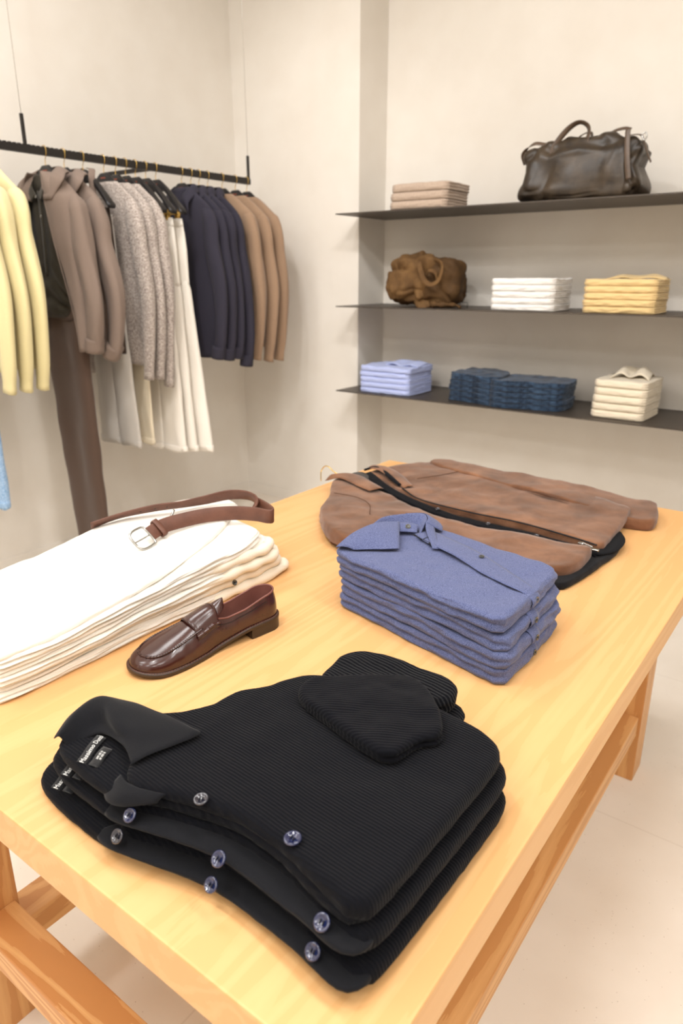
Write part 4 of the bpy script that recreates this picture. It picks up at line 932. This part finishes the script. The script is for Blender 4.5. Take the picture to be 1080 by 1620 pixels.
band(mb, [(-1.03,3.47,SZ[0]+0.25),(-0.975,3.48,SZ[0]+0.25),(-0.955,3.48,SZ[0]+0.225),(-0.935,3.49,SZ[0]+0.175),(-0.92,3.50,SZ[0]+0.14)], [(0,1,.2)]*5, 0.018, 0.004, 30); mb.build('shoulder_strap', M['strap_leather'], lb)
mb = MB(); band(mb, [(-1.02,3.455,SZ[0]+0.275),(-1.012,3.44,SZ[0]+0.21),(-1.0,3.43,SZ[0]+0.14),(-0.985,3.425,SZ[0]+0.07)], [(1,0,0.1)]*4, 0.022, 0.004, 30); mb.build('side_strap', M['strap_leather'], lb)
mb = MB(); tube(mb, [(-0.965,3.47,SZ[0]+0.245),(-0.95,3.47,SZ[0]+0.255),(-0.942,3.47,SZ[0]+0.24),(-0.952,3.47,SZ[0]+0.225),(-0.965,3.47,SZ[0]+0.245)], 0.003, 8, 24); mb.build('strap_ring', M['chrome'], lb)

cb = thing('slouchy_bag', 'soft tan brown bag slumped at the left of the middle shelf', 'bag', (-2.06, 3.55, SZ[1]))
def cshape(x, y, z):
    t = (z+0.12)/0.24
    s = 1-0.22*max(0, t-0.3)**1.2
    return (x*s+0.0*t-(0.02*t if x < 0 else 0), y*s, z+0.02*math.sin(x*10+1)*t)
mb = MB(); blob(mb, (-2.085,3.55,SZ[1]+0.133), 0.180, 0.13, 0.135, 0.6, 0.5, 0.034, 7.5, 8, 150, 90, cshape, 0.024); mb.build('body', M['bag_canvas'], cb)
mb = MB(); blob(mb, (-1.93,3.56,SZ[1]+0.125), 0.112, 0.12, 0.125, 0.7, 0.6, 0.024, 7.5, 18, 100, 60, None, 0.014); mb.build('side_panel', M['canvas_dark'], cb)
mb = MB(); band(mb, [(-2.02,3.42,SZ[1]+0.235),(-1.995,3.405,SZ[1]+0.185),(-1.965,3.395,SZ[1]+0.14),(-1.925,3.39,SZ[1]+0.12),(-1.885,3.395,SZ[1]+0.14),(-1.87,3.40,SZ[1]+0.185),(-1.885,3.42,SZ[1]+0.225),(-1.93,3.43,SZ[1]+0.245)], [(0.3,0.6,1),(1,0.6,.2),(.7,.6,.7),(0,.6,1),(-.7,.6,.7),(-1,.6,0),(-.7,.6,-.5),(0,.6,-1)], 0.026, 0.006, 60); mb.build('handle', M['bag_canvas'], cb)
mb = MB(); band(mb, [(-1.97,3.42,SZ[1]+0.17),(-1.945,3.405,SZ[1]+0.19),(-1.91,3.41,SZ[1]+0.18),(-1.90,3.42,SZ[1]+0.14)], [(0,.6,1)]*4, 0.02, 0.006, 30); mb.build('handle', M['bag_canvas'], cb)
mb = MB(); tube(mb, [(-1.93,3.42,SZ[1]+0.02),(-1.88,3.40,SZ[1]+0.018),(-1.83,3.42,SZ[1]+0.02),(-1.80,3.45,SZ[1]+0.016),(-1.77,3.44,SZ[1]+0.006)], 0.011, 8, 40, rfun=lambda u: 0.015*(1+0.3*math.sin(u*22))*(1-0.6*u)); mb.build('shoulder_strap', M['canvas_dark'], cb)
st = thing('shelf_bracket', 'small black wire bracket beside the tan bag on the middle shelf', 'bracket', (-1.75, 3.6, SZ[1]))
mb = MB(); tube(mb, [(-1.78,3.45,SZ[1]+0.002),(-1.78,3.45,SZ[1]+0.032),(-1.735,3.45,SZ[1]+0.032),(-1.735,3.45,SZ[1]+0.0025)], 0.0018, 6); mb.build('wire', M['rail'], st)

# ---------------------------------------------------------------- hanging rail
RX, RZ = -3.1, 2.04
rl = thing('clothes_rail', 'long black notched clothes rail hung on thin cables before the left wall', 'clothes rail', (RX, 2.2, RZ))
mb = MB(); mb.box(RX-0.011, RX+0.011, 0.55, 3.285, RZ-0.034, RZ-0.004)
y = 0.56
while y < 3.27: mb.box(RX-0.011, RX+0.011, y, y+0.011, RZ-0.004, RZ+0.001); y += 0.022
mb.build('bar', M['rail'], rl, False)
for yy in (3.279, 1.894, 0.60):
    MB().box(RX-0.006, RX+0.006, yy-0.006, yy+0.006, RZ-0.03, RZ+0.118).build('post', M['rail'], rl, False)
    mb = MB(); tube(mb, [(RX, yy, RZ+0.11), (RX, yy, HC)], 0.0011, 6); mb.build('cable', M['cable'], rl)
for yy in (2.588, 1.2): MB().box(XW+0.002, RX-0.008, yy-0.008, yy+0.008, RZ-0.030, RZ-0.010).build('wall_arm', M['rail'], rl, False)

def hanger(y, label, group='hangers on the rail', clips=None, mark=True, fat=False):
    t = thing('clothes_hanger', label, 'hanger', (RX, y, 1.97), group)
    mb = MB(); tube(mb, [(RX,y,1.962),(RX+0.001,y,1.988),(RX+0.013,y,2.01),(RX+0.0155,y,2.030),(RX+0.010,y,2.0432),(RX-0.002,y,2.0465),(RX-0.0135,y,2.040),(RX-0.0165,y,2.022)], 0.0017, 8, 36)
    mb.build('hook', M['brass'], t)
    # shoulders: flat neck plate flaring into broad curved ends
    rings = []
    for a in np.linspace(-1, 1, 31):
        b_ = abs(a); x = RX+a*(0.212 if fat else 0.195)
        zt = 1.968-(0.006 if b_ < 0.12 else 0)-0.155*max(0, b_-0.13)**1.12/0.87 if b_ >= 0.13 else 1.968
        hgt = np.interp(b_, [0,.13,.3,.8,1], [.058,.058,.036,.032,.024]); thk = np.interp(b_, [0,.13,.5,1], [.012,.013,.030,.044] if fat else [.012,.013,.018,.020])
        sw = (0.018 if fat else 0.004)*b_*b_    # ends sweep towards the front
        n = 12
        rings.append([(x, y-sw+thk*0.5*math.copysign(abs(math.cos(2*PI*k/n))**0.6, math.cos(2*PI*k/n)), zt-hgt/2+hgt*0.5*math.copysign(abs(math.sin(2*PI*k/n))**0.6, math.sin(2*PI*k/n))) for k in range(n)])
    mb = MB(); loft(mb, rings); mb.build('shoulder_bar', M['hanger'], t)
    if mark:
        mb = MB()
        for k in range(7): mb.box(RX-0.018+k*0.0052, RX-0.0145+k*0.0052, y-0.0082, y-0.0072, 1.942, 1.948)
        mb.build('printed_mark', M['print'], t, False)
    if clips:
        mb = MB(); tube(mb, [(RX-0.17,y,1.80),(RX+0.17,y,1.80)], 0.003, 8); tube(mb, [(RX-0.15,y,1.80),(RX-0.15,y,1.86)], 0.0022, 6); tube(mb, [(RX+0.15,y,1.80),(RX+0.15,y,1.86)], 0.0022, 6); mb.build('clip_bar', M['brass'], t)
        for sx_ in (-0.13, 0.145):
            MB().box(RX+sx_-0.011, RX+sx_+0.011, y-0.010, y+0.010, 1.765, 1.808, 0.003).build('clip', M['brass'], t)
    return t

def hang_body(mb, y, top, hem, prof, dprof, seed, fold=0.012, nf=5, nu=56, nz=46, xc=RX, open_=None, ysh=0.0):
    """hanging garment body: stacked oval sections with vertical folds; prof: [(z, xleft, xright)], dprof: [(z, depth)]"""
    zs_ = np.linspace(top, hem, nz); rings = []
    zp = [p[0] for p in prof][::-1]; xl = [p[1] for p in prof][::-1]; xr = [p[2] for p in prof][::-1]
    dz = [p[0] for p in dprof][::-1]; dd = [p[1] for p in dprof][::-1]
    for z in zs_:
        L, R_ = np.interp(z, zp, xl), np.interp(z, zp, xr); d = np.interp(z, dz, dd); c = (L+R_)/2; w = (R_-L)/2; rg = []
        fr = min(1, (top-z)/0.25)
        for k in range(nu):
            th = 2*PI*k/nu; cx_, sy_ = math.cos(th), math.sin(th)
            x = c+w*math.copysign(abs(cx_)**0.85, cx_); 
            f_ = fold*fr*math.sin((x-c)/0.45*nf*2*PI+seed+1.2*noise.noise(Vector((x*4, z*1.5, seed))))
            yy = y+ysh*fr+math.copysign(abs(sy_)**0.7, sy_)*d+f_*(0.4+0.6*abs(sy_))
            yy += 0.006*noise.noise(Vector((x*9, z*7, seed+th)))
            rg.append((x, yy, z+0.006*math.sin(th*3+seed)*(z == zs_[-1])))
        rings.append(rg)
    return loft(mb, rings)
def sleeve(mb, pts, radii, seed, nf=0.12, ns=44, n=18, flat=0.75):
    """sleeve hanging from the shoulder"""
    P = cr(pts, ns); rr = [p for p in radii]; rings = []
    for i, p in enumerate(P):
        u = i/(ns-1); r = np.interp(u, [a for a, _ in rr], [b_ for _, b_ in rr]); t = P[min(i+1,ns-1)]-P[max(i-1,0)]; t /= np.linalg.norm(t)
        ex = np.array([1.0,0,0]); ex = ex-t*np.dot(ex,t); ex /= np.linalg.norm(ex); ey = np.cross(t, ex)
        rg = []
        for k in range(n):
            th = 2*PI*k/n
            q = r*(1+nf*noise.noise(Vector((math.cos(th)*1.6+seed, math.sin(th)*1.6, u*4+seed)))*min(1, u*4))
            rg.append(tuple(p+ex*q*math.cos(th)+ey*q*flat*math.sin(th)))
        rings.append(rg)
    return loft(mb, rings)
def strip_collar(t, y, m, sz=1.0, z=1.955, open_=0.05, name='collar', wide=False):
    """turned-down collar round the hanger neck with two points in front"""
    for sg in (-1, 1):
        mb = MB(); x = RX
        inner = [(x, y+0.045, z+0.012), (x+sg*0.05, y+0.035, z+0.008), (x+sg*0.068, y, z-0.005), (x+sg*0.05, y-0.038, z-0.045), (x+sg*open_, y-0.05, z-0.075)]
        mid = [(x, y+0.058, z+0.004), (x+sg*0.066, y+0.045, z-0.0), (x+sg*0.088, y, z-0.02), (x+sg*0.085, y-0.05, z-0.065), (x+sg*(open_+0.035), y-0.062, z-0.10)]
        low = [(x, y+0.062, z-0.03), (x+sg*0.08, y+0.048, z-0.036), (x+sg*0.108, y, z-0.048), (x+sg*0.105, y-0.052, z-0.09), (x+sg*(open_+0.06), y-0.065, z-0.145)]
        if wide:
            inner[3:] = [(x+sg*0.052, y-0.045, z-0.06), (x+sg*0.045, y-0.062, z-0.135)]
            mid[2:] = [(x+sg*0.105, y, z-0.012), (x+sg*0.115, y-0.050, z-0.05), (x+sg*0.085, y-0.070, z-0.137)]
            low[1:] = [(x+sg*0.10, y+0.05, z-0.02), (x+sg*0.145, y, z-0.03), (x+sg*0.180, y-0.040, z-0.062), (x+sg*0.120, y-0.068, z-0.138)]
        sheet(mb, [inner, mid, low], 22, 8, 0.004); mb.build(name, m, t)
BODY = lambda hw_: [(1.945, RX-0.055, RX+0.055), (1.92, RX-0.10, RX+0.10), (1.87, RX-0.17, RX+0.17), (1.825, RX-hw_, RX+hw_), (1.76, RX-hw_+0.01, RX+hw_-0.01), (1.6, RX-hw_+0.02, RX+hw_-0.025), (1.0, RX-hw_+0.0, RX+hw_-0.02)]
def top_garment(name, y, m, label, cat, group, hem=1.13, cuff=1.04, hw_=0.225, dep=0.026, collar=False, seed=0, cuff_part=True, sl_r=(0.062,0.05,0.036), xs=0.0, cuff_m=None, nf=3, elbow=0.03, top=1.945, cuffx=0.0, rib=False, fl=0.6):
    t = thing(name, label, cat, (RX, y, 1.95), group)
    mb = MB(); hang_body(mb, y, top, hem, BODY(hw_), [(1.96,0.02),(1.85,dep),(1.3,dep*1.15),(1.0,dep)], seed, 0.008, nf); mb.build('body', m, t)
    for sg in (1, -1):
        xo = RX+sg*(hw_-0.022)
        pts = [(xo-sg*0.055, y, 1.838), (xo-sg*0.012, y-0.002, 1.795), (xo+sg*0.008, y-0.003, 1.72), (xo+sg*0.018+sg*xs*0.4, y-0.004, 1.62), (xo+sg*(0.028+elbow)+sg*xs, y-0.006, 1.42), (xo+sg*(0.03+elbow*0.6)+sg*(xs+cuffx), y-0.012, 1.2), (xo+sg*(0.02)+sg*(xs+cuffx), y-0.014, cuff)]
        mb = MB(); sleeve(mb, pts, [(0,0.018),(0.07,0.030),(0.16,sl_r[0]*0.78),(0.3,sl_r[0]*0.88),(0.55,sl_r[1]),(0.9,sl_r[2]),(0.955,sl_r[2]*(0.86 if rib else 1.0)),(1,sl_r[2]*0.9)], seed+sg, 0.22, flat=fl); sv = mb.build('sleeve', m, t)
        if cuff_part:
            P = Vector(pts[-1]); Q = Vector(pts[-2]); d = (Q-P).normalized(); mb = MB()
            tube(mb, [tuple(P-d*0.004), tuple(P+d*0.03), tuple(P+d*0.06)], sl_r[2]*1.05, 20, 6, flat=0.9); mb.build('cuff', cuff_m or m, sv)
    if collar: strip_collar(t, y, m, wide=(collar == 'wide'))
    return t

HL = 'black wooden hanger with brass hook, '
# yellow sweaters at the left edge
for i, y in enumerate((1.70, 1.625, 1.55)):
    l = ['pale yellow knit sweater nearest the brown overshirts on the rail', 'pale yellow knit sweater in the middle of the three', 'pale yellow knit sweater furthest left, cut by the edge of the photo'][i]
    top_garment('yellow_sweater', y, M['yellow'], l, 'sweater', 'yellow sweaters on the rail', hem=1.12, cuff=1.035-0.0*i, hw_=0.235, seed=i*2.0+1, cuff_part=False, sl_r=(0.066,0.052,0.04), top=1.94, rib=True)
    hanger(y, HL+['under the yellow sweater nearest the overshirts', 'under the middle yellow sweater', 'under the leftmost yellow sweater'][i])
# brown outfit: open overshirt, olive shirt, trousers
Y1 = 1.98
hanger(Y1, HL+'inside the collar of the open taupe overshirt')
def overshirt_open(y):
    t = thing('overshirt', 'taupe overshirt hanging open over a dark olive shirt', 'overshirt', (RX, y, 1.95), 'taupe overshirts on the rail')
    # back plus two fronts, each a sheet with real thickness
    zz = [1.935,1.90,1.85,1.80,1.65,1.45,1.30,1.17]; hwv = [0.06,0.12,0.185,0.222,0.215,0.22,0.225,0.228]
    rows = [[(RX-h, y+0.01, z), (RX-h*0.5, y+0.042, z+0.0), (RX, y+0.046, z+0.004), (RX+h*0.5, y+0.042, z), (RX+h, y+0.01, z)] for z, h in zip(zz, hwv)]
    mb = MB(); sheet(mb, rows, 26, 40, 0.004, 0.006, 8); mb.build('back_panel', M['taupe'], t)
    gapR = [0.048,0.046,0.046,0.052,0.082,0.140,0.175,0.185]; gapL = [-0.05,-0.09,-0.11,-0.10,-0.09,-0.085,-0.09,-0.10]
    for sg, gap in ((1, gapR), (-1, gapL)):
        rows = [[(RX+g, y-0.055, z-0.0), (RX+g+(sg*h-g)*0.35, y-0.056+0.006*math.sin(z*9), z), (RX+g+(sg*h-g)*0.75, y-0.040, z), (RX+sg*h, y+0.008, z)] for z, h, g in zip(zz, hwv, gap)]
        mb = MB(); sheet(mb, rows, 22, 44, 0.005, 0.007, 9); mb.build('front_panel', M['taupe'], t)
        mb = MB(); sheet(mb, [[(RX+g-sg*0.002, y-0.060, z) for z, g in zip(zz, gap)], [(RX+g+sg*0.006, y-0.061, z) for z, g in zip(zz, gap)]], 30, 3, 0.003); mb.build('placket_edge', M['cream_trs'] if False else M['taupe'], t)
        xo = RX+sg*0.20
        pts = [(xo-sg*0.05, y, 1.838), (xo-sg*0.005, y-0.004, 1.79), (xo+sg*0.016, y-0.006, 1.72), (xo+sg*0.034, y-0.01, 1.60), (xo+sg*0.066, y-0.012, 1.42), (xo+sg*0.055, y-0.012, 1.28), (xo+sg*0.03, y-0.012, 1.175)]
        mb = MB(); sleeve(mb, pts, [(0,0.02),(0.08,0.034),(0.2,0.054),(0.5,0.060),(0.85,0.047),(1,0.042)], 3+sg, 0.3, flat=0.65); sv = mb.build('sleeve', M['taupe'], t)
        P = Vector(pts[-1]); Q = Vector(pts[-2]); d = (Q-P).normalized(); mb = MB(); tube(mb, [tuple(P-d*0.006), tuple(P+d*0.03), tuple(P+d*0.055)], 0.045, 20, 6, flat=0.85); mb.build('cuff', M['taupe'], sv)
    strip_collar(t, y, M['taupe'], open_=0.045, wide=True)
    return t
overshirt_open(Y1)
t = thing('olive_shirt', 'dark olive satin shirt worn under the open taupe overshirt', 'shirt', (RX, Y1, 1.94))
mb = MB()
def olive(mb, y):
    nz, nu = 50, 56; rings = []
    for z in np.linspace(1.93, 1.315, nz):
        h = np.interp(z, [1.3,1.4,1.6,1.82,1.88,1.93], [0.10,0.165,0.17,0.15,0.12,0.055]); c = RX+np.interp(z, [1.3,1.5,1.9], [-0.035,-0.02,0])
        u = (1.93-z)/0.61; rg = []
        for k in range(nu):
            th = 2*PI*k/nu; x = c+h*math.copysign(abs(math.cos(th))**.8, math.cos(th)); s_ = math.sin(th)
            d = 0.034+0.020*u*u
            sag = 0.012*math.sin(((z-1.3)*(1+2.5*((x-c)/0.2)**2))*60+1)*max(0, u-0.5)*2*(s_ < 0)
            f_ = 0.006*math.sin((x-c)*60+2)*(1-u)
            rg.append((x, y+math.copysign(abs(s_)**.7, s_)*d+sag+f_, z+0.03*((x-c)/0.2)**2*max(0, u-0.6)))
        rings.append(rg)
    loft(mb, rings)
olive(mb, Y1-0.003); mb.build('body', M['olive'], t)
for sg in (-1, 1):
    mb = MB(); sheet(mb, [[(RX+sg*0.055,Y1-0.028,1.925),(RX+sg*0.042,Y1-0.052,1.885),(RX+sg*0.008,Y1-0.060,1.842)],[(RX+sg*0.066,Y1-0.030,1.905),(RX+sg*0.062,Y1-0.060,1.862),(RX+sg*0.038,Y1-0.068,1.815)]], 12, 6, 0.003); mb.build('collar', M['olive'], t)
for z in (1.835, 1.755): button(t, (RX-0.004, Y1-0.064+0.012*(z < 1.8), z), (0,-1,0.1), 0.006, M['chrome'])
mb = MB(); sheet(mb, [[(RX-0.014,Y1-0.050,1.86),(RX-0.016,Y1-0.050,1.7),(RX-0.02,Y1-0.056,1.5)],[(RX+0.010,Y1-0.050,1.86),(RX+0.008,Y1-0.050,1.7),(RX+0.004,Y1-0.056,1.5)]], 20, 4, 0.003); mb.build('placket', M['olive'], t)
t = thing('brown_trousers', 'long dark brown trousers hanging below the olive shirt', 'trousers', (RX, Y1+0.01, 1.3))
mb = MB(); hang_body(mb, Y1+0.005, 1.36, 0.16, [(1.36,RX-0.14,RX+0.115),(1.25,RX-0.15,RX+0.14),(0.8,RX-0.14,RX+0.155),(0.16,RX-0.10,RX+0.165)], [(1.36,0.03),(1.2,0.042),(0.16,0.03)], 1.5, 0.012, 1.2, nz=60); mb.build('legs', M['brown_trs'], t)
mb = MB(); hang_body(mb, Y1+0.005, 1.362, 1.31, [(1.37,RX-0.142,RX+0.118),(1.3,RX-0.147,RX+0.128)], [(1.37,0.034),(1.3,0.040)], 1.5, 0.0, 1, nz=5); mb.build('waistband', M['brown_trs'], t)
mb = MB(); mb.box(RX+0.108, RX+0.135, Y1+0.046, Y1+0.048, 1.04, 1.14); 
# second overshirt
Y2 = 2.073
hanger(Y2, HL+'inside the collar of the second taupe overshirt')
t = top_garment('overshirt', Y2, M['taupe'], 'taupe overshirt hanging closed behind the open one', 'overshirt', 'taupe overshirts on the rail', hem=1.16, cuff=1.145, hw_=0.225, collar='wide', seed=6, sl_r=(0.07,0.062,0.042), elbow=0.055, dep=0.036)
Y3 = 2.17
hanger(Y3, HL+'bare at the shoulder, between overshirts and speckled sweaters', fat=True)
t = thing('sleeveless_knit', 'dark brown sleeveless top with a shoulder strap, squeezed behind the overshirts', 'top', (RX, Y3, 1.9))
mb = MB(); hang_body(mb, Y3, 1.80, 1.14, [(1.80,RX-0.165,RX+0.168),(1.6,RX-0.18,RX+0.185),(1.14,RX-0.19,RX+0.19)], [(1.80,0.012),(1.14,0.024)], 2, 0.006, 3); mb.build('body', M['dark_brown'], t)
for sg in (-1, 1):
    mb = MB(); band(mb, [(RX+sg*0.02,Y3+0.02,1.975),(RX+sg*0.06,Y3+0.005,1.965),(RX+sg*0.085,Y3-0.018,1.93),(RX+sg*0.09,Y3-0.022,1.86),(RX+sg*0.09,Y3-0.015,1.78)], [(0.2,1,0)]*5, 0.03, 0.004, 30); mb.build('strap', M['taupe'], t)
# light jeans, grey and cream trousers
def trousers(y, m, label, xl, xr, hem, waist=1.775, seed=0, group=None, wl_=None, wr_=None, dep=0.022, name='hanging_trousers'):
    t = thing(name, label, 'trousers', (RX, y, waist), group)
    wl_ = wl_ if wl_ is not None else RX-0.17; wr_ = wr_ if wr_ is not None else RX+0.175
    mid = (xl+xr)/2
    zc_ = waist-0.30
    mb = MB(); hang_body(mb, y, waist, zc_-0.02, [(waist,wl_,wr_),(waist-0.06,wl_-0.004,wr_+0.012),(zc_-0.02,wl_-0.012,wr_+0.022)], [(waist,0.010),(waist-0.15,dep),(zc_-0.05,dep)], seed, 0.0008, 2, nz=16); mb.build('seat', m, t)
    zt = zc_+0.01
    for a, b_, c_, d_ in ((wl_-0.012, mid+0.02, xl, mid-0.004), (mid-0.02, wr_+0.022, mid+0.004, xr)):
        mb = MB(); hang_body(mb, y, zt, hem, [(zt,a+0.010,b_-0.010),(zt-0.05,a+(c_-a)*0.05,b_+(d_-b_)*0.05),(hem,c_,d_)], [(zt,dep*0.6),(zt-0.05,dep),(hem,dep)], seed+a*7, 0.007, 1.5, nz=34, nu=40); lg = mb.build('leg', m, t)
        mb = MB(); hang_body(mb, y, hem+0.028, hem-0.003, [(hem+0.03,c_-0.003+(a-c_)*0.02,d_+0.003),(hem-0.003,c_-0.003,d_+0.003)], [(2,dep*1.06),(0,dep*1.06)], seed+a*7, 0.0, 1.5, nz=4, nu=40); mb.build('hem', m, lg)
    mb = MB(); hang_body(mb, y, waist+0.002, waist-0.036, [(waist+0.01,wl_-0.002,wr_+0.003),(waist-0.04,wl_-0.004,wr_+0.010)], [(2,0.0125),(0,0.018)], seed, 0.0, 2, nz=4); mb.build('waistband', m, t)
    button(t, (wr_-0.05, y-dep-0.004, waist-0.16), (0.3,-1,0), 0.004, M['btn_smoke'], 'rivet')
    return t
trousers(1.475, M['ltjean'], 'light blue jeans whose hem shows at the left edge of the photo', RX-0.13, RX+0.19, 0.535, seed=9, name='light_jeans')
hanger(1.475, 'black clip hanger with brass hook, holding the light blue jeans', clips=True, fat=True)
trousers(2.225, M['grey_trs'], 'pale grey trousers whose legs show below the speckled sweaters', RX-0.16, RX+0.165, 0.665, seed=2, group=None, dep=0.016, name='grey_trousers', wr_=RX+0.10, wl_=RX-0.13)
trousers(2.325, M['cream_trs'], 'cream trousers hanging between the grey and the white pairs', RX-0.10, RX+0.15, 0.66, seed=4, group=None, dep=0.014, name='cream_trousers', wr_=RX+0.12)
# speckled sweaters
for i, y in enumerate((2.283, 2.35, 2.409)):
    l = ['grey speckled knit sweater nearest the brown overshirts', 'grey speckled knit sweater, middle of the three', 'grey speckled knit sweater nearest the white trousers, with the longest sleeve'][i]
    top_garment('speckled_sweater', y, M['speckle'], l, 'sweater', 'speckled sweaters on the rail', hem=1.08, cuff=(1.01,1.005,0.96)[i], hw_=0.222, seed=i*3.1, cuff_part=False, sl_r=(0.060,0.052,0.036), elbow=0.02, dep=0.022, rib=True, top=1.925)
    hanger(y, HL+['under the speckled sweater nearest the overshirts', 'under the middle speckled sweater', 'under the speckled sweater nearest the white trousers'][i])
# white trousers on clip hangers
for i, y in enumerate((2.468, 2.53, 2.594)):
    trousers(y, M['white_trs'], ['white trousers clipped to a hanger, closest to the speckled sweaters', 'white trousers clipped to a hanger, middle pair of three', 'white trousers clipped to a hanger, next to the navy shirts'][i],
             RX-0.12, RX+(0.235,0.25,0.30)[i], (0.60,0.595,0.59)[i], seed=5+i, group='white trousers on the rail')
    hanger(y, 'black clip hanger with brass hook, '+['over the white trousers closest to the sweaters', 'over the middle white trousers', 'over the white trousers next to the navy shirts'][i], clips=True, fat=True)
# navy shirts
for i, y in enumerate((2.765, 2.83, 2.888, 2.952)):
    l = ['navy button shirt next to the white trousers', 'navy button shirt, second from the white trousers', 'navy button shirt, third from the white trousers', 'navy button shirt next to the tan sweaters'][i]
    top_garment('navy_shirt', y, M['navy'], l, 'shirt', 'navy shirts on the rail', hem=1.075, cuff=(1.075,1.065,1.07,1.02)[i], hw_=0.222, collar=True, seed=i*2.7+1, sl_r=(0.056,0.050,0.038), elbow=0.03, dep=0.022, cuffx=0.01*i)
    hanger(y, HL+['inside the navy shirt next to the white trousers', 'inside the second navy shirt', 'inside the third navy shirt', 'inside the navy shirt next to the tan sweaters'][i])
# tan sweaters
for i, y in enumerate((3.062, 3.166, 3.259)):
    l = ['tan knit sweater next to the navy shirts', 'tan knit sweater, middle of three', 'tan knit sweater at the far end of the rail'][i]
    top_garment('tan_sweater', y, M['tan'], l, 'sweater', 'tan sweaters on the rail', hem=1.10, cuff=(1.04,1.02,1.02)[i], hw_=0.228, seed=i*1.9, cuff_part=False, sl_r=(0.062,0.056,0.04), elbow=0.022, dep=0.034, rib=True, top=1.935)
    hanger(y, HL+['under the tan sweater next to the navy shirts', 'under the middle tan sweater', 'under the tan sweater at the end of the rail'][i])

# ---------------------------------------------------------------- lights
def area(name, loc, size, power, rot=(0,0,0), col=(1,0.993,0.985), spread=180):
    L = bpy.data.lights.new(name, 'AREA'); L.shape = 'DISK'; L.size = size; L.energy = power; L.color = col; L.spread = math.radians(spread)
    o = bpy.data.objects.new(name, L); C.objects.link(o); o.location = loc; o.rotation_euler = rot; return o
def spot(name, loc, target, power, size=0.05, ang=75, blend=0.6, col=(1,0.992,0.98)):
    L = bpy.data.lights.new(name, 'SPOT'); L.energy = power; L.shadow_soft_size = size; L.spot_size = math.radians(ang); L.spot_blend = blend; L.color = col
    o = bpy.data.objects.new(name, L); C.objects.link(o); o.location = loc
    o.rotation_euler = (Vector(target)-Vector(loc)).to_track_quat('-Z', 'Y').to_euler(); return o
W = bpy.data.worlds.new('w'); sc.world = W; W.use_nodes = True; W.node_tree.nodes['Background'].inputs[0].default_value = (1,0.96,0.9,1); W.node_tree.nodes['Background'].inputs[1].default_value = 0.3
# broad discs added under the ceiling as soft ambient fill, not real fixtures
k = 0
for x in (-2.4, -0.4, 1.6):
    for y in (-2.2, -0.6, 1.1):
        area('ceiling fill', (x, y, HC-0.03), 0.9, 19)
for x in (-2.1, -1.0, 0.2): spot('track light', (x, 1.35, 3.5), (x, 3.86, 1.3), 34, 0.04, 80)
spot('track light', (-1.2, 0.2, 3.5), (-3.2, 2.6, 1.4), 66, 0.05, 70)
spot('track light', (-0.6, 1.2, 3.5), (-3.2, 2.9, 1.4), 36, 0.05, 60)
spot('track light', (-1.0, 0.0, 3.5), (-0.85, 0.9, 0.85), 40, 0.06, 55)
spot('track light', (0.6, 1.0, 3.5), (-0.6, 1.3, 0.85), 34, 0.06, 60)

# ---------------------------------------------------------------- camera
cam = bpy.data.cameras.new('camera'); co = bpy.data.objects.new('camera', cam); C.objects.link(co); sc.camera = co
co.location = (0, 0, 1.5)
p = math.atan(373/1106); ya = math.radians(36.5)
co.rotation_euler = (PI/2-p, 0, ya)
cam.sensor_fit = 'VERTICAL'; cam.sensor_height = 36.0; cam.lens = 36.0*1106/1620
cam.clip_start = 0.02
cam.dof.use_dof = True; cam.dof.focus_distance = 1.15; cam.dof.aperture_fstop = 5.0
sc.view_settings.view_transform = 'Standard'; sc.view_settings.look = 'None'; sc.view_settings.gamma = 1.0; sc.view_settings.use_curve_mapping = False
sc.view_settings.exposure = 0.30
